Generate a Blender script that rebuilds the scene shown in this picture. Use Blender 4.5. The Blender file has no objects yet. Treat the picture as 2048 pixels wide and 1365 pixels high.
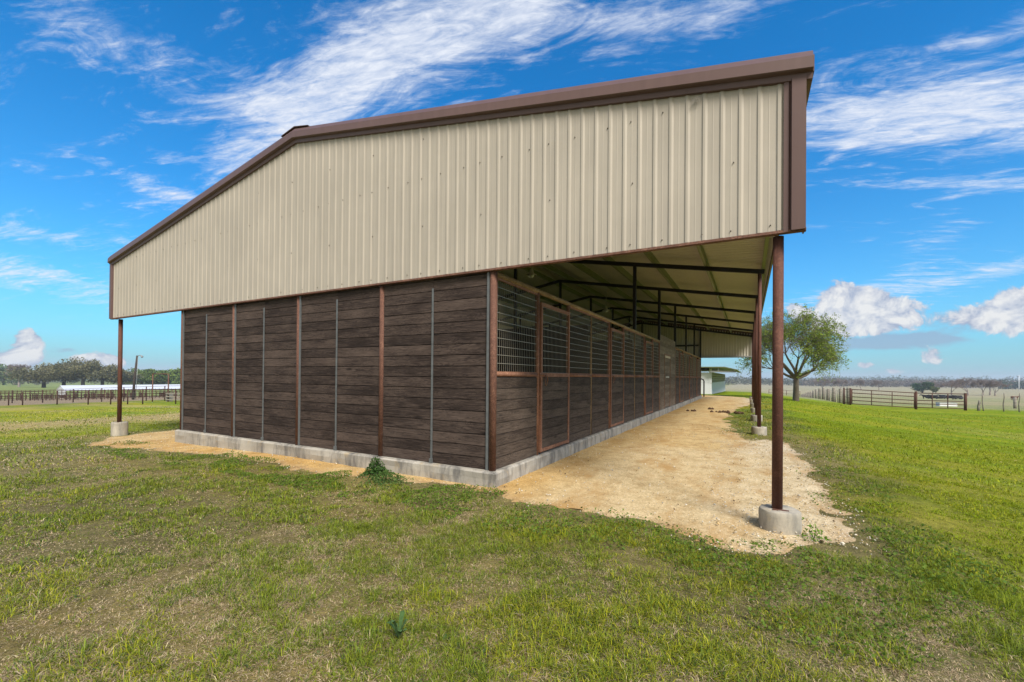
import bpy, math, random
import numpy as np
from mathutils import Vector, Matrix
R = math.radians
rng = np.random.default_rng(7)
random.seed(7)
S = bpy.context.scene
COL = S.collection

# ------------------------------------------------------------------ camera
CF = 863.14                      # focal length in photo pixels (photo 2048 wide)
YAW, PITCH, ROLL, PPY = 0.500954, 0.0064734, 0.0086789, 746.63
C = np.array([2.6958, -4.4580, 1.3407])
fw = np.array([-math.sin(YAW)*math.cos(PITCH), math.cos(YAW)*math.cos(PITCH), math.sin(PITCH)])
_r = np.array([math.cos(YAW), math.sin(YAW), 0.0]); _u = np.cross(_r, fw)
r2 = _r*math.cos(ROLL)+_u*math.sin(ROLL); u2 = -_r*math.sin(ROLL)+_u*math.cos(ROLL)
cam_d = bpy.data.cameras.new('camera'); cam = bpy.data.objects.new('camera', cam_d); COL.objects.link(cam)
M = Matrix.Identity(4)
for i in range(3):
    M[i][0] = r2[i]; M[i][1] = u2[i]; M[i][2] = -fw[i]; M[i][3] = C[i]
cam.matrix_world = M
cam_d.sensor_width = 36; cam_d.sensor_fit = 'HORIZONTAL'; cam_d.lens = CF/2048*36
cam_d.shift_y = (PPY-682.5)/2048
cam_d.clip_start = 0.05; cam_d.clip_end = 6000
S.camera = cam

# ------------------------------------------------------------------ light
SUN_AZ, SUN_EL = R(128), R(47)   # azimuth clockwise from +Y
sdir = Vector((math.sin(SUN_AZ)*math.cos(SUN_EL), math.cos(SUN_AZ)*math.cos(SUN_EL), math.sin(SUN_EL)))
sun_d = bpy.data.lights.new('sun', 'SUN'); sun_d.energy = 3.3; sun_d.angle = R(22); sun_d.color = (1.0, 0.93, 0.83)
sun = bpy.data.objects.new('sun', sun_d); COL.objects.link(sun)
sun.rotation_euler = sdir.to_track_quat('Z', 'Y').to_euler(); sun.location = (10, -10, 30)
vs = S.view_settings; vs.view_transform = 'Standard'; vs.look = 'None'; vs.gamma = 1; vs.exposure = 0.80
vs.use_curve_mapping = False

# ------------------------------------------------------------------ node helper
class NT:
    def __init__(s, tree): s.t = tree; s.n = tree.nodes; s.l = tree.links
    def _in(s, sock, v):
        if v is None: return
        if isinstance(v, bpy.types.NodeSocket): s.l.new(v, sock)
        elif isinstance(v, (tuple, list)) and sock.type == 'RGBA' and len(v) == 3: sock.default_value = (*v, 1)
        else: sock.default_value = v
    def node(s, typ, ins=None, **props):
        n = s.n.new(typ)
        for k, v in props.items(): setattr(n, k, v)
        for k, v in (ins or {}).items(): s._in(n.inputs[k], v)
        return n
    def m(s, op, a, b=None, c=None, clamp=False):
        n = s.n.new('ShaderNodeMath'); n.operation = op; n.use_clamp = clamp
        s._in(n.inputs[0], a); s._in(n.inputs[1], b); s._in(n.inputs[2], c)
        return n.outputs[0]
    def mixc(s, f, a, b, mode='MIX'):
        n = s.n.new('ShaderNodeMix'); n.data_type = 'RGBA'; n.blend_type = mode
        s._in(n.inputs[0], f); s._in(n.inputs[6], a); s._in(n.inputs[7], b)
        return n.outputs[2]
    def noise(s, vec, scale, detail=4, rough=.55, dist=0, out=0):
        n = s.node('ShaderNodeTexNoise', {'Vector': vec, 'Scale': scale, 'Detail': detail, 'Roughness': rough, 'Distortion': dist})
        return n.outputs[out]
    def mapr(s, v, a, b, c=0, d=1, smooth=False):
        n = s.node('ShaderNodeMapRange', {'Value': v, 'From Min': a, 'From Max': b, 'To Min': c, 'To Max': d})
        if smooth: n.interpolation_type = 'SMOOTHSTEP'
        return n.outputs[0]
    def ramp(s, v, stops):
        n = s.n.new('ShaderNodeValToRGB'); s._in(n.inputs[0], v); e = n.color_ramp.elements
        while len(e) < len(stops): e.new(.5)
        for i, (p, c) in enumerate(stops): e[i].position = p; e[i].color = (*c, 1)
        return n.outputs[0]
    def vmul(s, v, xyz):
        n = s.n.new('ShaderNodeVectorMath'); n.operation = 'MULTIPLY'; s._in(n.inputs[0], v); n.inputs[1].default_value = xyz
        return n.outputs[0]
    def vadd(s, v, xyz):
        n = s.n.new('ShaderNodeVectorMath'); n.operation = 'ADD'; s._in(n.inputs[0], v); n.inputs[1].default_value = xyz
        return n.outputs[0]

# ------------------------------------------------------------------ sky
W = bpy.data.worlds.new('World'); S.world = W; W.use_nodes = True
W.node_tree.nodes.clear(); w = NT(W.node_tree)
sky = w.n.new('ShaderNodeTexSky'); sky.sky_type = 'NISHITA'; sky.sun_disc = False
sky.sun_elevation = SUN_EL; sky.sun_rotation = SUN_AZ; sky.air_density = 1.0; sky.dust_density = 0.6; sky.ozone_density = 2.2
base = w.node('ShaderNodeHueSaturation', {'Hue': 0.49, 'Saturation': 1.35, 'Value': 1.0, 'Color': sky.outputs[0]}).outputs[0]
base = w.mixc(1.0, base, (0.22, 0.90, 1.18), 'MULTIPLY')
tc = w.n.new('ShaderNodeTexCoord').outputs['Generated']
sx = w.node('ShaderNodeSeparateXYZ', {0: tc}); X_, Y_, Z_ = sx.outputs
az = w.m('MULTIPLY', w.m('ARCTAN2', X_, Y_), 57.2958)
el = w.m('MULTIPLY', w.m('ARCSINE', Z_), 57.2958)
ae = w.node('ShaderNodeCombineXYZ', {0: az, 1: el}).outputs[0]
zz = w.m('ADD', w.m('MAXIMUM', Z_, 0.0), 0.10)
pl = w.node('ShaderNodeCombineXYZ', {0: w.m('DIVIDE', X_, zz), 1: w.m('DIVIDE', Y_, zz), 2: 0.0}).outputs[0]
rot = w.node('ShaderNodeMapping', {'Vector': pl, 'Rotation': (0, 0, R(-14)), 'Scale': (1, 1, 1)}, vector_type='POINT').outputs[0]
def blob(caz, cel, a, b, ang, wt):
    ca, sa = math.cos(R(ang)), math.sin(R(ang))
    dx = w.m('SUBTRACT', az, caz); dy = w.m('SUBTRACT', el, cel)
    u = w.m('ADD', w.m('MULTIPLY', dx, ca/a), w.m('MULTIPLY', dy, sa/a))
    v = w.m('ADD', w.m('MULTIPLY', dx, -sa/b), w.m('MULTIPLY', dy, ca/b))
    q = w.m('ADD', w.m('MULTIPLY', u, u), w.m('MULTIPLY', v, v))
    return w.m('MULTIPLY', w.m('EXPONENT', w.m('MULTIPLY', q, -1.0)), wt)
def total(bl):
    s = blob(*bl[0])
    for q in bl[1:]: s = w.m('ADD', s, blob(*q))
    return s
# cirrus: broad masses in (azimuth, elevation) degrees
wispy = total([(-57, 26, 10, 3.8, 33, .95), (-47, 34, 9, 3.2, 28, .62), (-40, 37, 14, 5.2, 14, .95), (-26, 41, 12, 2.6, 0, .8), (-9, 38, 12, 1.8, -5, .78),
               (12, 24.5, 13, 3.0, -16, 1.0), (26, 21, 12, 3.4, -18, .95), (18, 17.5, 10, .8, -14, .5), (14, 29.5, 8, 1.5, -10, .62), (22, 27.5, 7, 1.0, -12, .6), (-77, 8.2, 9, 1.6, -8, .85), (-75, 12, 9, .9, 6, .45),
               (-67.5, 18, 4, 1.1, -12, .68), (-69, 29.5, 13, 2.0, -6, .40), (17.5, 9.3, 10, .9, 7, .85), (16, 13.5, 3.4, 2.4, 40, .62), (8, 9.0, 8, .7, 12, .6), (8, 22.5, 4, .6, 30, .4),
               (-130, 40, 60, 25, 0, .75), (150, 45, 70, 22, 0, .75), (-20, 82, 180, 10, 0, .45)])  # this row adds unseen clouds behind and overhead to whiten the light
n1 = w.noise(w.vmul(rot, (1.5, 4.0, 1)), 1.5, 10, .66, 1.1)
n2 = w.noise(w.vmul(rot, (3.0, 8.5, 1)), 3.2, 9, .68, .7)
nn = w.m('ADD', w.m('MULTIPLY', n1, .72), w.m('MULTIPLY', n2, .28))
dens = w.m('ADD', w.m('MULTIPLY', w.m('SUBTRACT', nn, .5), 3.9), w.m('SUBTRACT', w.m('MULTIPLY', wispy, .98), .40))
n3 = w.noise(w.vmul(rot, (5.0, 17.0, 1)), 2.2, 8, .70, .35)
cir = w.m('MULTIPLY', w.mapr(dens, -.17, 1.0, 0, 1, True), w.mapr(w.m('ADD', w.m('MULTIPLY', n3, .5), w.m('MULTIPLY', n2, .5)), .36, .60, .45, 1.0))
cir = w.m('MULTIPLY', cir, w.mapr(el, 2, 8))
# low veil and haze toward the horizon
veil = w.m('MULTIPLY', w.m('EXPONENT', w.m('MULTIPLY', w.m('MAXIMUM', el, 0.0), -0.13)), .85)
# cumulus near the horizon
cm = total([(8.2, 7.7, 2.4, 2.3, 0, 1.3), (12.0, 7.0, 3.0, 1.9, -14, 1.2), (10.0, 5.2, 3.2, .9, 0, .9), (19.7, 5.7, 2.6, 1.5, 0, 1.25), (23.5, 6.4, 3.0, 2.2, 0, 1.2), (4.9, 7.2, .9, 1.6, 30, 1.0),
            (-77.2, 1.7, 1.2, 1.5, 0, 1.0), (-76.9, 2.9, .7, 1.0, 30, .85), (-80, .9, 3, .8, 0, 1.0), (-71.2, .9, .9, .8, 0, 1.0), (-72.8, 1.3, 2.0, .7, 0, .75), (10.6, 1.4, 1.0, .5, 0, .75), (15.6, 2.3, 1.2, 1.1, -40, .8), (12.6, .8, 1, .4, 0, .6)])
cn = w.noise(ae, .42, 9, .66, .5)
cd = w.m('ADD', cm, w.m('MULTIPLY', w.m('SUBTRACT', cn, .5), 2.0))
cum = w.mapr(cd, .46, .72, 0, 1, True)
cn2 = w.noise(w.vadd(ae, (-.45, .6, 0)), .42, 9, .66, .5)
lit = w.m('ADD', w.m('MULTIPLY', w.m('SUBTRACT', cn, cn2), 3.2), w.mapr(cd, .45, 1.05, .2, .75))
ccol = w.ramp(lit, [(0.0, (2.2, 2.6, 3.5)), (.5, (3.6, 3.8, 4.3)), (1.0, (5.0, 5.0, 5.0))])
# grey flat cloud bits under the cumulus
gm = total([(15, 4.0, 3.6, .8, 0, .9), (10.8, 3.6, 4.4, .8, 0, .9), (17.5, 5.6, 5, 1.0, -6, .7), (3, 3.6, 6, 1.6, 0, .75), (-74.4, 2.0, 1.5, .5, 0, .6)])
gd = w.m('ADD', gm, w.m('MULTIPLY', w.m('SUBTRACT', w.noise(w.vmul(ae, (1, 2, 1)), .4, 7, .6, .3), .5), 1.5))
gry = w.m('MULTIPLY', w.mapr(gd, .35, .85, 0, 1, True), .72)
colr = w.mixc(veil, base, (2.2, 3.05, 3.95))
colr = w.mixc(cir, colr, (4.7, 5.0, 5.6))
colr = w.mixc(gry, colr, (1.9, 2.5, 3.5))
fill_bank = w.m('MULTIPLY', w.mapr(w.m('ADD', w.m('MULTIPLY', Y_, -.9), w.m('MULTIPLY', X_, .25)), .0, .5, 0, 1, True), w.mapr(w.noise(tc, 2.2, 6, .6), .3, .55, .55, 1))  # unseen warm-white clouds added behind the camera as fill light
colr = w.mixc(w.m('MULTIPLY', fill_bank, w.mapr(Z_, -.02, .05)), colr, (4.9, 4.6, 4.1))
colr = w.mixc(w.m('MULTIPLY', cum, .96), colr, ccol)
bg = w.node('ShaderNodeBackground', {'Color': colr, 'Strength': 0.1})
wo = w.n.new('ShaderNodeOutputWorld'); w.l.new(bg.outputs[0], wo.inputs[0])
W.cycles.sampling_method = 'MANUAL'; W.cycles.sample_map_resolution = 1024

# ------------------------------------------------------------------ numpy noise, terrain
def _h(ix, iy, s):
    v = (ix.astype(np.int64)*374761393 + iy.astype(np.int64)*668265263 + s*1442695041) & 0x7fffffff
    v = ((v ^ (v >> 13))*1274126177) & 0x7fffffff
    return ((v ^ (v >> 16)) & 0xffff)/65535.0
def vnoise(x, y, s=0):
    x = np.asarray(x, float); y = np.asarray(y, float)
    ix = np.floor(x); iy = np.floor(y); fx = x-ix; fy = y-iy
    fx = fx*fx*(3-2*fx); fy = fy*fy*(3-2*fy)
    a = _h(ix, iy, s); b = _h(ix+1, iy, s); c = _h(ix, iy+1, s); d = _h(ix+1, iy+1, s)
    return (a*(1-fx)+b*fx)*(1-fy)+(c*(1-fx)+d*fx)*fy
def fbm(x, y, s=0, o=4):
    t = 0; a = 1; n = 0
    for i in range(o): t = t+a*vnoise(x*2**i+17.3*i, y*2**i-9.1*i, s+i); n += a; a *= .55
    return t/n
def sst(a, b, x):
    t = np.clip((x-a)/(b-a), 0, 1); return t*t*(3-2*t)
def terrain(X, Y):
    X = np.asarray(X, float); Y = np.asarray(Y, float)
    zl = np.interp(-11-X, [-7, -3.6, -.7, 3, 8, 15, 29, 43, 60, 100, 290, 900], [0, -.07, -.14, -.24, -.45, -.85, -1.3, -1.7, -2.4, -3.5, -5.6, -9])
    zr = np.interp(X-3.9, [0, 8.4, 20], [0, -.86, -.9])
    zy = np.interp(Y-27, [0, 40, 83, 173, 273, 473, 900], [0, -.65, -2.7, -4.6, -5.5, -7.2, -10])
    return np.maximum(zl+zr+zy, -10.5)
def tz(x, y): return float(terrain(x, y))
def ray(px, py): return fw+r2*(px-1024)/CF-u2*(py-PPY)/CF
def hit(px, py, dmin=5, dmax=1500):
    d = np.geomspace(dmin, dmax, 4000); k = ray(px, py)
    P = C[None]+d[:, None]*k[None]; h = P[:, 2]-terrain(P[:, 0], P[:, 1])
    i = np.argmax(h < 0)
    if not (h < 0).any(): i = len(d)-1
    return Vector((P[i, 0], P[i, 1], tz(P[i, 0], P[i, 1]))), d[i]
def at_depth(px, dist, sink=0.0):
    k = ray(px, 758); P = C+dist*k
    return Vector((P[0], P[1], tz(P[0], P[1])-sink))

# ------------------------------------------------------------------ object helpers
def tag(o, label=None, cat=None, group=None, kind=None):
    if label: o['label'] = label
    if cat: o['category'] = cat
    if group: o['group'] = group
    if kind: o['kind'] = kind
    return o
def empty(name, loc=(0, 0, 0), rz=0, label=None, cat=None, group=None):
    o = bpy.data.objects.new(name, None); COL.objects.link(o); o.location = loc; o.rotation_euler = (0, 0, rz)
    o.empty_display_size = .2
    return tag(o, label, cat, group)
def copy_tree(o, parent=None):
    c = o.copy(); COL.objects.link(c); c.parent = parent
    for ch in list(o.children): copy_tree(ch, c)
    return c
def np_obj(name, V, F, mats, parent=None, attrs=None, mi=None, smooth=False):
    """V (n,3); F list of arrays (quads, tris); attrs name->(type, data)"""
    me = bpy.data.meshes.new(name); V = np.asarray(V, np.float32)
    me.vertices.add(len(V)); me.vertices.foreach_set('co', V.ravel())
    F = [f for f in F if len(f)]
    tot = sum(f.size for f in F); npoly = sum(len(f) for f in F)
    me.loops.add(tot); me.polygons.add(npoly)
    li = np.concatenate([f.ravel() for f in F]).astype(np.int32)
    ls = []; s = 0
    for f in F:
        ls.append(s+np.arange(len(f))*f.shape[1]); s += f.size
    me.loops.foreach_set('vertex_index', li)
    me.polygons.foreach_set('loop_start', np.concatenate(ls).astype(np.int32))
    if mi is not None: me.polygons.foreach_set('material_index', np.asarray(mi, np.int32))
    if smooth: me.polygons.foreach_set('use_smooth', np.ones(npoly, bool))
    for k, (ty, data) in (attrs or {}).items():
        at = me.attributes.new(k, ty, 'POINT')
        at.data.foreach_set({'FLOAT_COLOR': 'color', 'FLOAT_VECTOR': 'vector', 'FLOAT': 'value'}[ty], np.asarray(data, np.float32).ravel())
    me.update(calc_edges=True); me.validate()
    for m_ in (mats if isinstance(mats, list) else [mats]): me.materials.append(m_)
    o = bpy.data.objects.new(name, me); COL.objects.link(o)
    if parent: o.parent = parent
    return o
class MB:
    def __init__(s): s.v = []; s.f = []; s.g = []; s.mi = []; s.sm = []
    def add(s, vs_, fs, g=None, mi=0, sm=False):
        o = len(s.v); s.v += [tuple(p) for p in vs_]
        s.g += (g if g else [(p[0]+p[1], p[2], .5) for p in vs_])
        s.f += [tuple(i+o for i in f) for f in fs]; s.mi += [mi]*len(fs); s.sm += [sm]*len(fs)
        return s
    def box(s, a, b, ax=0, rnd=None, mi=0):
        x0, y0, z0 = a; x1, y1, z1 = b
        vs_ = [(x0,y0,z0),(x1,y0,z0),(x1,y1,z0),(x0,y1,z0),(x0,y0,z1),(x1,y0,z1),(x1,y1,z1),(x0,y1,z1)]
        g = None
        rr = random.random() if rnd is None else rnd
        ac = 2 if ax != 2 else 0
        g = [(p[ax]+rr*57, p[ac]+(p[1] if ax == 0 else p[0])*.3+rr*31, rr) for p in vs_]
        return s.add(vs_, [(0,3,2,1),(4,5,6,7),(0,1,5,4),(1,2,6,5),(2,3,7,6),(3,0,4,7)], g, mi)
    def obox(s, c, ux, uy, uz, mi=0):   # oriented box by half-vectors
        c = Vector(c); ux = Vector(ux); uy = Vector(uy); uz = Vector(uz)
        vs_ = [c+i*ux+j*uy+k*uz for k in (-1, 1) for (i, j) in ((-1,-1),(1,-1),(1,1),(-1,1))]
        rr = random.random()
        g = [(p.x+p.y+rr*40, p.z+rr*20, rr) for p in vs_]
        return s.add(vs_, [(0,3,2,1),(4,5,6,7),(0,1,5,4),(1,2,6,5),(2,3,7,6),(3,0,4,7)], g, mi)
    def bar(s, a, b, w_, h_, up=(0, 0, 1), mi=0):
        a = Vector(a); b = Vector(b); d = (b-a); L = d.length; d.normalize()
        sd = d.cross(Vector(up))
        if sd.length < 1e-4: sd = d.cross(Vector((1, 0, 0)))
        sd.normalize(); uu = sd.cross(d).normalized()
        return s.obox((a+b)/2, d*L/2, sd*w_/2, uu*h_/2, mi)
    def tube(s, pts, rad, n=8, cap=True, mi=0, sm=True):
        pts = [Vector(p) for p in pts]; N = len(pts)
        if not isinstance(rad, (list, tuple)): rad = [rad]*N
        vs_ = []; fs = []; prev = None
        for i, p in enumerate(pts):
            t = (pts[min(i+1, N-1)]-pts[max(i-1, 0)]).normalized()
            if prev is None:
                sd = t.cross(Vector((0, 0, 1)))
                if sd.length < 1e-3: sd = Vector((1, 0, 0))
            else: sd = prev-t*prev.dot(t)
            sd.normalize(); prev = sd; q = t.cross(sd)
            for k in range(n):
                a_ = 2*math.pi*k/n; vs_.append(p+(sd*math.cos(a_)+q*math.sin(a_))*rad[i])
        for i in range(N-1):
            for k in range(n): fs.append((i*n+k, i*n+(k+1) % n, (i+1)*n+(k+1) % n, (i+1)*n+k))
        o = len(s.f)
        s.add(vs_, fs, None, mi, sm)
        if cap:
            o = len(s.v)-len(vs_)
            s.f += [tuple(o+k for k in range(n))[::-1], tuple(o+(N-1)*n+k for k in range(n))]; s.mi += [mi]*2; s.sm += [False]*2
        return s
    def sweep(s, prof, p0, p1, mi=0):      # list of 3D profile points at each end, open strip
        n = len(prof); vs_ = [Vector(p0)+Vector(q) for q in prof]+[Vector(p1)+Vector(q) for q in prof]
        return s.add(vs_, [(i, i+1, n+i+1, n+i) for i in range(n-1)], None, mi)
    def build(s, name, mats, parent=None):
        me = bpy.data.meshes.new(name); me.from_pydata(s.v, [], s.f)
        at = me.attributes.new('grain', 'FLOAT_VECTOR', 'POINT')
        at.data.foreach_set('vector', np.array(s.g, np.float32).ravel())
        me.polygons.foreach_set('material_index', np.array(s.mi, np.int32))
        me.polygons.foreach_set('use_smooth', np.array(s.sm, bool))
        for m_ in (mats if isinstance(mats, list) else [mats]): me.materials.append(m_)
        o = bpy.data.objects.new(name, me); COL.objects.link(o)
        if parent: o.parent = parent
        return o

# ------------------------------------------------------------------ materials
def mat(name, rough=.7, metal=0, spec=.3):
    m_ = bpy.data.materials.new(name); m_.use_nodes = True; t = NT(m_.node_tree)
    p = t.n['Principled BSDF']; p.inputs['Roughness'].default_value = rough; p.inputs['Metallic'].default_value = metal
    p.inputs['Specular IOR Level'].default_value = spec
    return m_, t, p
def bump(t, p, h, strength=.3, dist=.01):
    b = t.node('ShaderNodeBump', {'Height': h, 'Strength': strength, 'Distance': dist}); t.l.new(b.outputs[0], p.inputs['Normal'])
def objc(t): return t.n.new('ShaderNodeTexCoord').outputs['Object']
def simple(name, col, rough=.7, metal=0, var=.12, scale=6, bmp=.1):
    m_, t, p = mat(name, rough, metal); c = objc(t)
    n = t.noise(c, scale, 6, .65)
    col2 = t.mixc(n, tuple(x*(1-var) for x in col), tuple(min(1, x*(1+var)) for x in col)); t.l.new(col2, p.inputs['Base Color'])
    if bmp: bump(t, p, t.noise(c, scale*12, 4), bmp, .003)
    return m_

def wood(name, dark, light, k=1.0):
    m_, t, p = mat(name, .82, 0, .2)
    g = t.node('ShaderNodeAttribute', attribute_name='grain').outputs['Vector']
    sep = t.node('ShaderNodeSeparateXYZ', {0: g}); rnd = sep.outputs[2]
    fine = t.noise(t.vmul(g, (2.2, 70, 0)), 1.6, 8, .7, .6)
    ring = t.noise(t.vmul(g, (.9, 13, 0)), 1.0, 3, .5, 1.8)
    rw = t.m('ABSOLUTE', t.m('SINE', t.m('MULTIPLY', ring, 46.0)))
    blot = t.noise(t.vmul(g, (1.6, 5, 0)), 1.0, 5, .6)
    f = t.m('ADD', t.m('MULTIPLY', fine, .78), t.m('MULTIPLY', rw, .16))
    f = t.m('ADD', f, t.m('MULTIPLY', blot, .48))
    f = t.m('ADD', f, t.m('MULTIPLY', t.m('SUBTRACT', rnd, .5), .14))
    cc = t.ramp(t.mapr(f, .42, 1.02), [(0, tuple(x*.35 for x in dark)), (.38, dark), (.66, tuple((a*1.1+b)/2 for a, b in zip(dark, light))), (1, light)])
    v = t.n.new('ShaderNodeTexVoronoi'); t._in(v.inputs['Vector'], t.vmul(g, (2.1, 7.5, 0))); v.inputs['Scale'].default_value = 1
    kn = t.mapr(v.outputs['Distance'], .05, .20, 1, 0, True)
    kn = t.m('MULTIPLY', kn, t.mapr(t.node('ShaderNodeSeparateColor', {0: v.outputs['Color']}).outputs[0], .50, .55))
    cc = t.mixc(t.m('MULTIPLY', kn, .75), cc, tuple(x*.3 for x in dark))
    t.l.new(cc, p.inputs['Base Color'])
    bump(t, p, t.m('SUBTRACT', fine, t.m('MULTIPLY', kn, .5)), .5, .004)
    return m_
def rust(name, a, b, scale=30):
    m_, t, p = mat(name, .75, .15, .3); c = objc(t)
    n = t.noise(c, scale, 6, .7); n2 = t.noise(c, 3.2, 4, .6); v = t.noise(c, scale*4.2, 3, .7)
    f = t.m('ADD', t.m('MULTIPLY', n, .6), t.m('MULTIPLY', n2, .4))
    cc = t.ramp(f, [(.30, tuple(x*.6 for x in a)), (.5, a), (.64, b), (.8, tuple(x*1.35 for x in b))])
    cc = t.mixc(t.mapr(v, .46, .62, 0, .75), cc, tuple(x*.42 for x in a)); t.l.new(cc, p.inputs['Base Color'])
    bump(t, p, n, .4, .003)
    return m_
def painted(name, col, rough=.45):
    m_, t, p = mat(name, rough, 0, .4); c = objc(t)
    n = t.noise(c, .8, 5, .6); st = t.noise(t.vmul(c, (9, 9, .7)), 1.4, 5, .6)
    f = t.m('ADD', t.m('MULTIPLY', n, .5), t.m('MULTIPLY', st, .5))
    cc = t.mixc(t.mapr(f, .35, .65), tuple(x*.86 for x in col), tuple(x*1.06 for x in col)); t.l.new(cc, p.inputs['Base Color'])
    bump(t, p, t.noise(c, 2.2, 3), .15, .02)
    return m_
def concrete(name, col, dark):
    m_, t, p = mat(name, .9, 0, .2); c = objc(t)
    n = t.noise(c, 2.3, 8, .65); n2 = t.noise(t.vmul(c, (1.6, 1.6, .35)), 3.1, 6, .7); sp = t.noise(c, 60, 3, .6)
    cc = t.ramp(n, [(.3, tuple(x*.75 for x in col)), (.55, col), (.75, tuple(min(1, x*1.2) for x in col))])
    cc = t.mixc(t.mapr(n2, .45, .64, 0, .92), cc, dark)
    cc = t.mixc(t.mapr(t.noise(c, 7, 5, .6), .58, .72, 0, .55), cc, (col[0]*1.15, col[1]*.95, col[2]*.62))
    cc = t.mixc(t.mapr(sp, .6, .75, 0, .5), cc, dark)
    t.l.new(cc, p.inputs['Base Color']); bump(t, p, t.m('ADD', n, t.m('MULTIPLY', sp, .4)), .6, .012)
    return m_
MT = dict(
    boards=wood('dark_stained_boards', (.026, .0180, .0155), (.130, .096, .080)),
    stallwood=wood('stall_boards', (.044, .031, .024), (.15, .115, .09)),
    paleboards=wood('weathered_boards', (.125, .090, .062), (.30, .235, .175)),
    rust=rust('rusty_pipe', (.150, .072, .050), (.24, .125, .085), 22),
    stallrust=rust('stall_frame_rust', (.27, .130, .080), (.40, .225, .145), 24),
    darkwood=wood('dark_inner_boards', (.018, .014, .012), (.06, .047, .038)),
    floor=simple('stall_shade_floor', (.055, .042, .030), .95, 0, .4, 8, .5),  # dark floor colour, chosen to deepen the shade in the stalls
    gaterust=rust('gate_rust', (.085, .040, .030), (.13, .065, .045), 16),
    farrust=rust('dark_rusty_pipe', (.065, .030, .024), (.10, .05, .036), 12),
    olive=rust('old_header_pipe', (.30, .20, .10), (.42, .30, .16), 16),
    rustpit=rust('pitted_rusty_pipe', (.120, .052, .038), (.21, .095, .065), 60),
    black=simple('black_painted_steel', (.012, .011, .011), .6),
    galv=simple('galvanised_steel', (.30, .31, .31), .5, .5, .25, 14),
    purlin=simple('purlin_steel', (.17, .19, .10), .5, .3, .2, 8),
    strap=simple('grey_strap', (.14, .15, .155), .55, .35, .45, 16),
    tan=painted('tan_siding', (.405, .366, .308), .6),
    brown=painted('brown_trim', (.122, .074, .068), .45),
    roof=painted('roof_panel', (.47, .44, .38), .6),
    roofin=painted('roof_inner', (.46, .41, .30), .6),
    conc=concrete('slab_concrete', (.38, .355, .31), (.13, .125, .12)),
    conc2=concrete('footing_concrete', (.44, .40, .33), (.20, .19, .17)),
    wire=simple('wire_steel', (.27, .24, .19), .5, .4, .2, 30, 0),
    shedwhite=simple('weathered_white_sheet', (.60, .62, .66), .5, .1, .06),
    white=simple('white_sheet', (.78, .80, .84), .5, .1, .04),
    blockw=simple('white_block_wall', (.62, .64, .68), .85, 0, .10, 2.5),
    lamp=simple('lamp_metal', (.42, .40, .33), .45, .3),
    screw=simple('screw_head', (.10, .085, .07), .5, .3),
    oldwood=wood('grey_fence_wood', (.16, .145, .125), (.38, .35, .31)),
    dung=simple('dung', (.075, .042, .022), .95, 0, .5, 40, .8),
    hide=simple('dark_hide', (.018, .016, .016), .8),
    hide2=simple('brown_hide', (.10, .045, .025), .8),
)
MT['glass'] = simple('lamp_glass', (.5, .5, .45), .15)
def colattr(name, rough=.8, trans=0.0, scale=0, var=.3, bmp=0):
    m_, t, p = mat(name, rough, 0, .15)
    cc = t.node('ShaderNodeAttribute', attribute_name='Col').outputs['Color']
    if scale:
        c = objc(t); n = t.noise(c, scale, 6, .7); cc = t.mixc(1.0, cc, t.ramp(n, [(.25, (1-var,)*3), (.75, (1+var,)*3)]), 'MULTIPLY')
        if bmp: bump(t, p, n, bmp, .02)
    t.l.new(cc, p.inputs['Base Color'])
    if trans:
        tr = t.node('ShaderNodeBsdfTranslucent', {'Color': cc}); mx = t.node('ShaderNodeMixShader', {0: trans, 1: p.outputs[0], 2: tr.outputs[0]})
        t.l.new(mx.outputs[0], t.n['Material Output'].inputs[0])
    return m_
MT['blade'] = colattr('grass_blades', .6, .25)
MT['leaf'] = colattr('leaves', .55, .42)
MT['crown'] = colattr('far_foliage', .8, .15)
# ------------------------------------------------------------------ ground
GP = np.array([(-7.4, 34), (-10.4, 30), (-10.6, 14), (-10.3, 1.2), (-9.9, -.2), (-8.75, -1.0), (-7.6, -.84), (-5.8, -.55), (-3.7, -.50), (-2.1, -.52), (-1.4, -.40), (-.6, -.28), (.2, -.22),
               (.7, -.42), (1.2, -.42), (1.9, -.38), (2.3, -.55), (2.55, -.74), (2.9, -.66), (3.1, -.34), (3.55, .05), (3.55, .5), (3.46, 1.2), (3.44, 2.5), (3.42, 4.2), (3.36, 6.2),
               (3.0, 6.6), (2.72, 6.0), (2.42, 8.0), (2.05, 10.7), (2.15, 14), (2.35, 17.6), (2.85, 21), (3.0, 26), (2.2, 31), (.6, 34)])
def sdf(X, Y):
    """signed distance, positive inside the gravel outline"""
    X = np.asarray(X, float); Y = np.asarray(Y, float); d = np.full(X.shape, 1e9); ins = np.zeros(X.shape, bool)
    n = len(GP)
    for i in range(n):
        ax, ay = GP[i]; bx, by = GP[(i+1) % n]; ex, ey = bx-ax, by-ay
        t = np.clip(((X-ax)*ex+(Y-ay)*ey)/(ex*ex+ey*ey), 0, 1)
        d = np.minimum(d, np.hypot(X-ax-t*ex, Y-ay-t*ey))
        c = ((ay > Y) != (by > Y)); den = np.where(abs(ey) < 1e-9, 1e-9, ey)
        ins ^= c & (X < ex*(Y-ay)/den+ax)
    return np.where(ins, d, -d)
def gravel_amt(X, Y):
    return sdf(X, Y)+(fbm(X*2.2, Y*2.2, 5, 4)-.5)*.55+(fbm(X*11, Y*11, 9, 2)-.5)*.14
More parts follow.
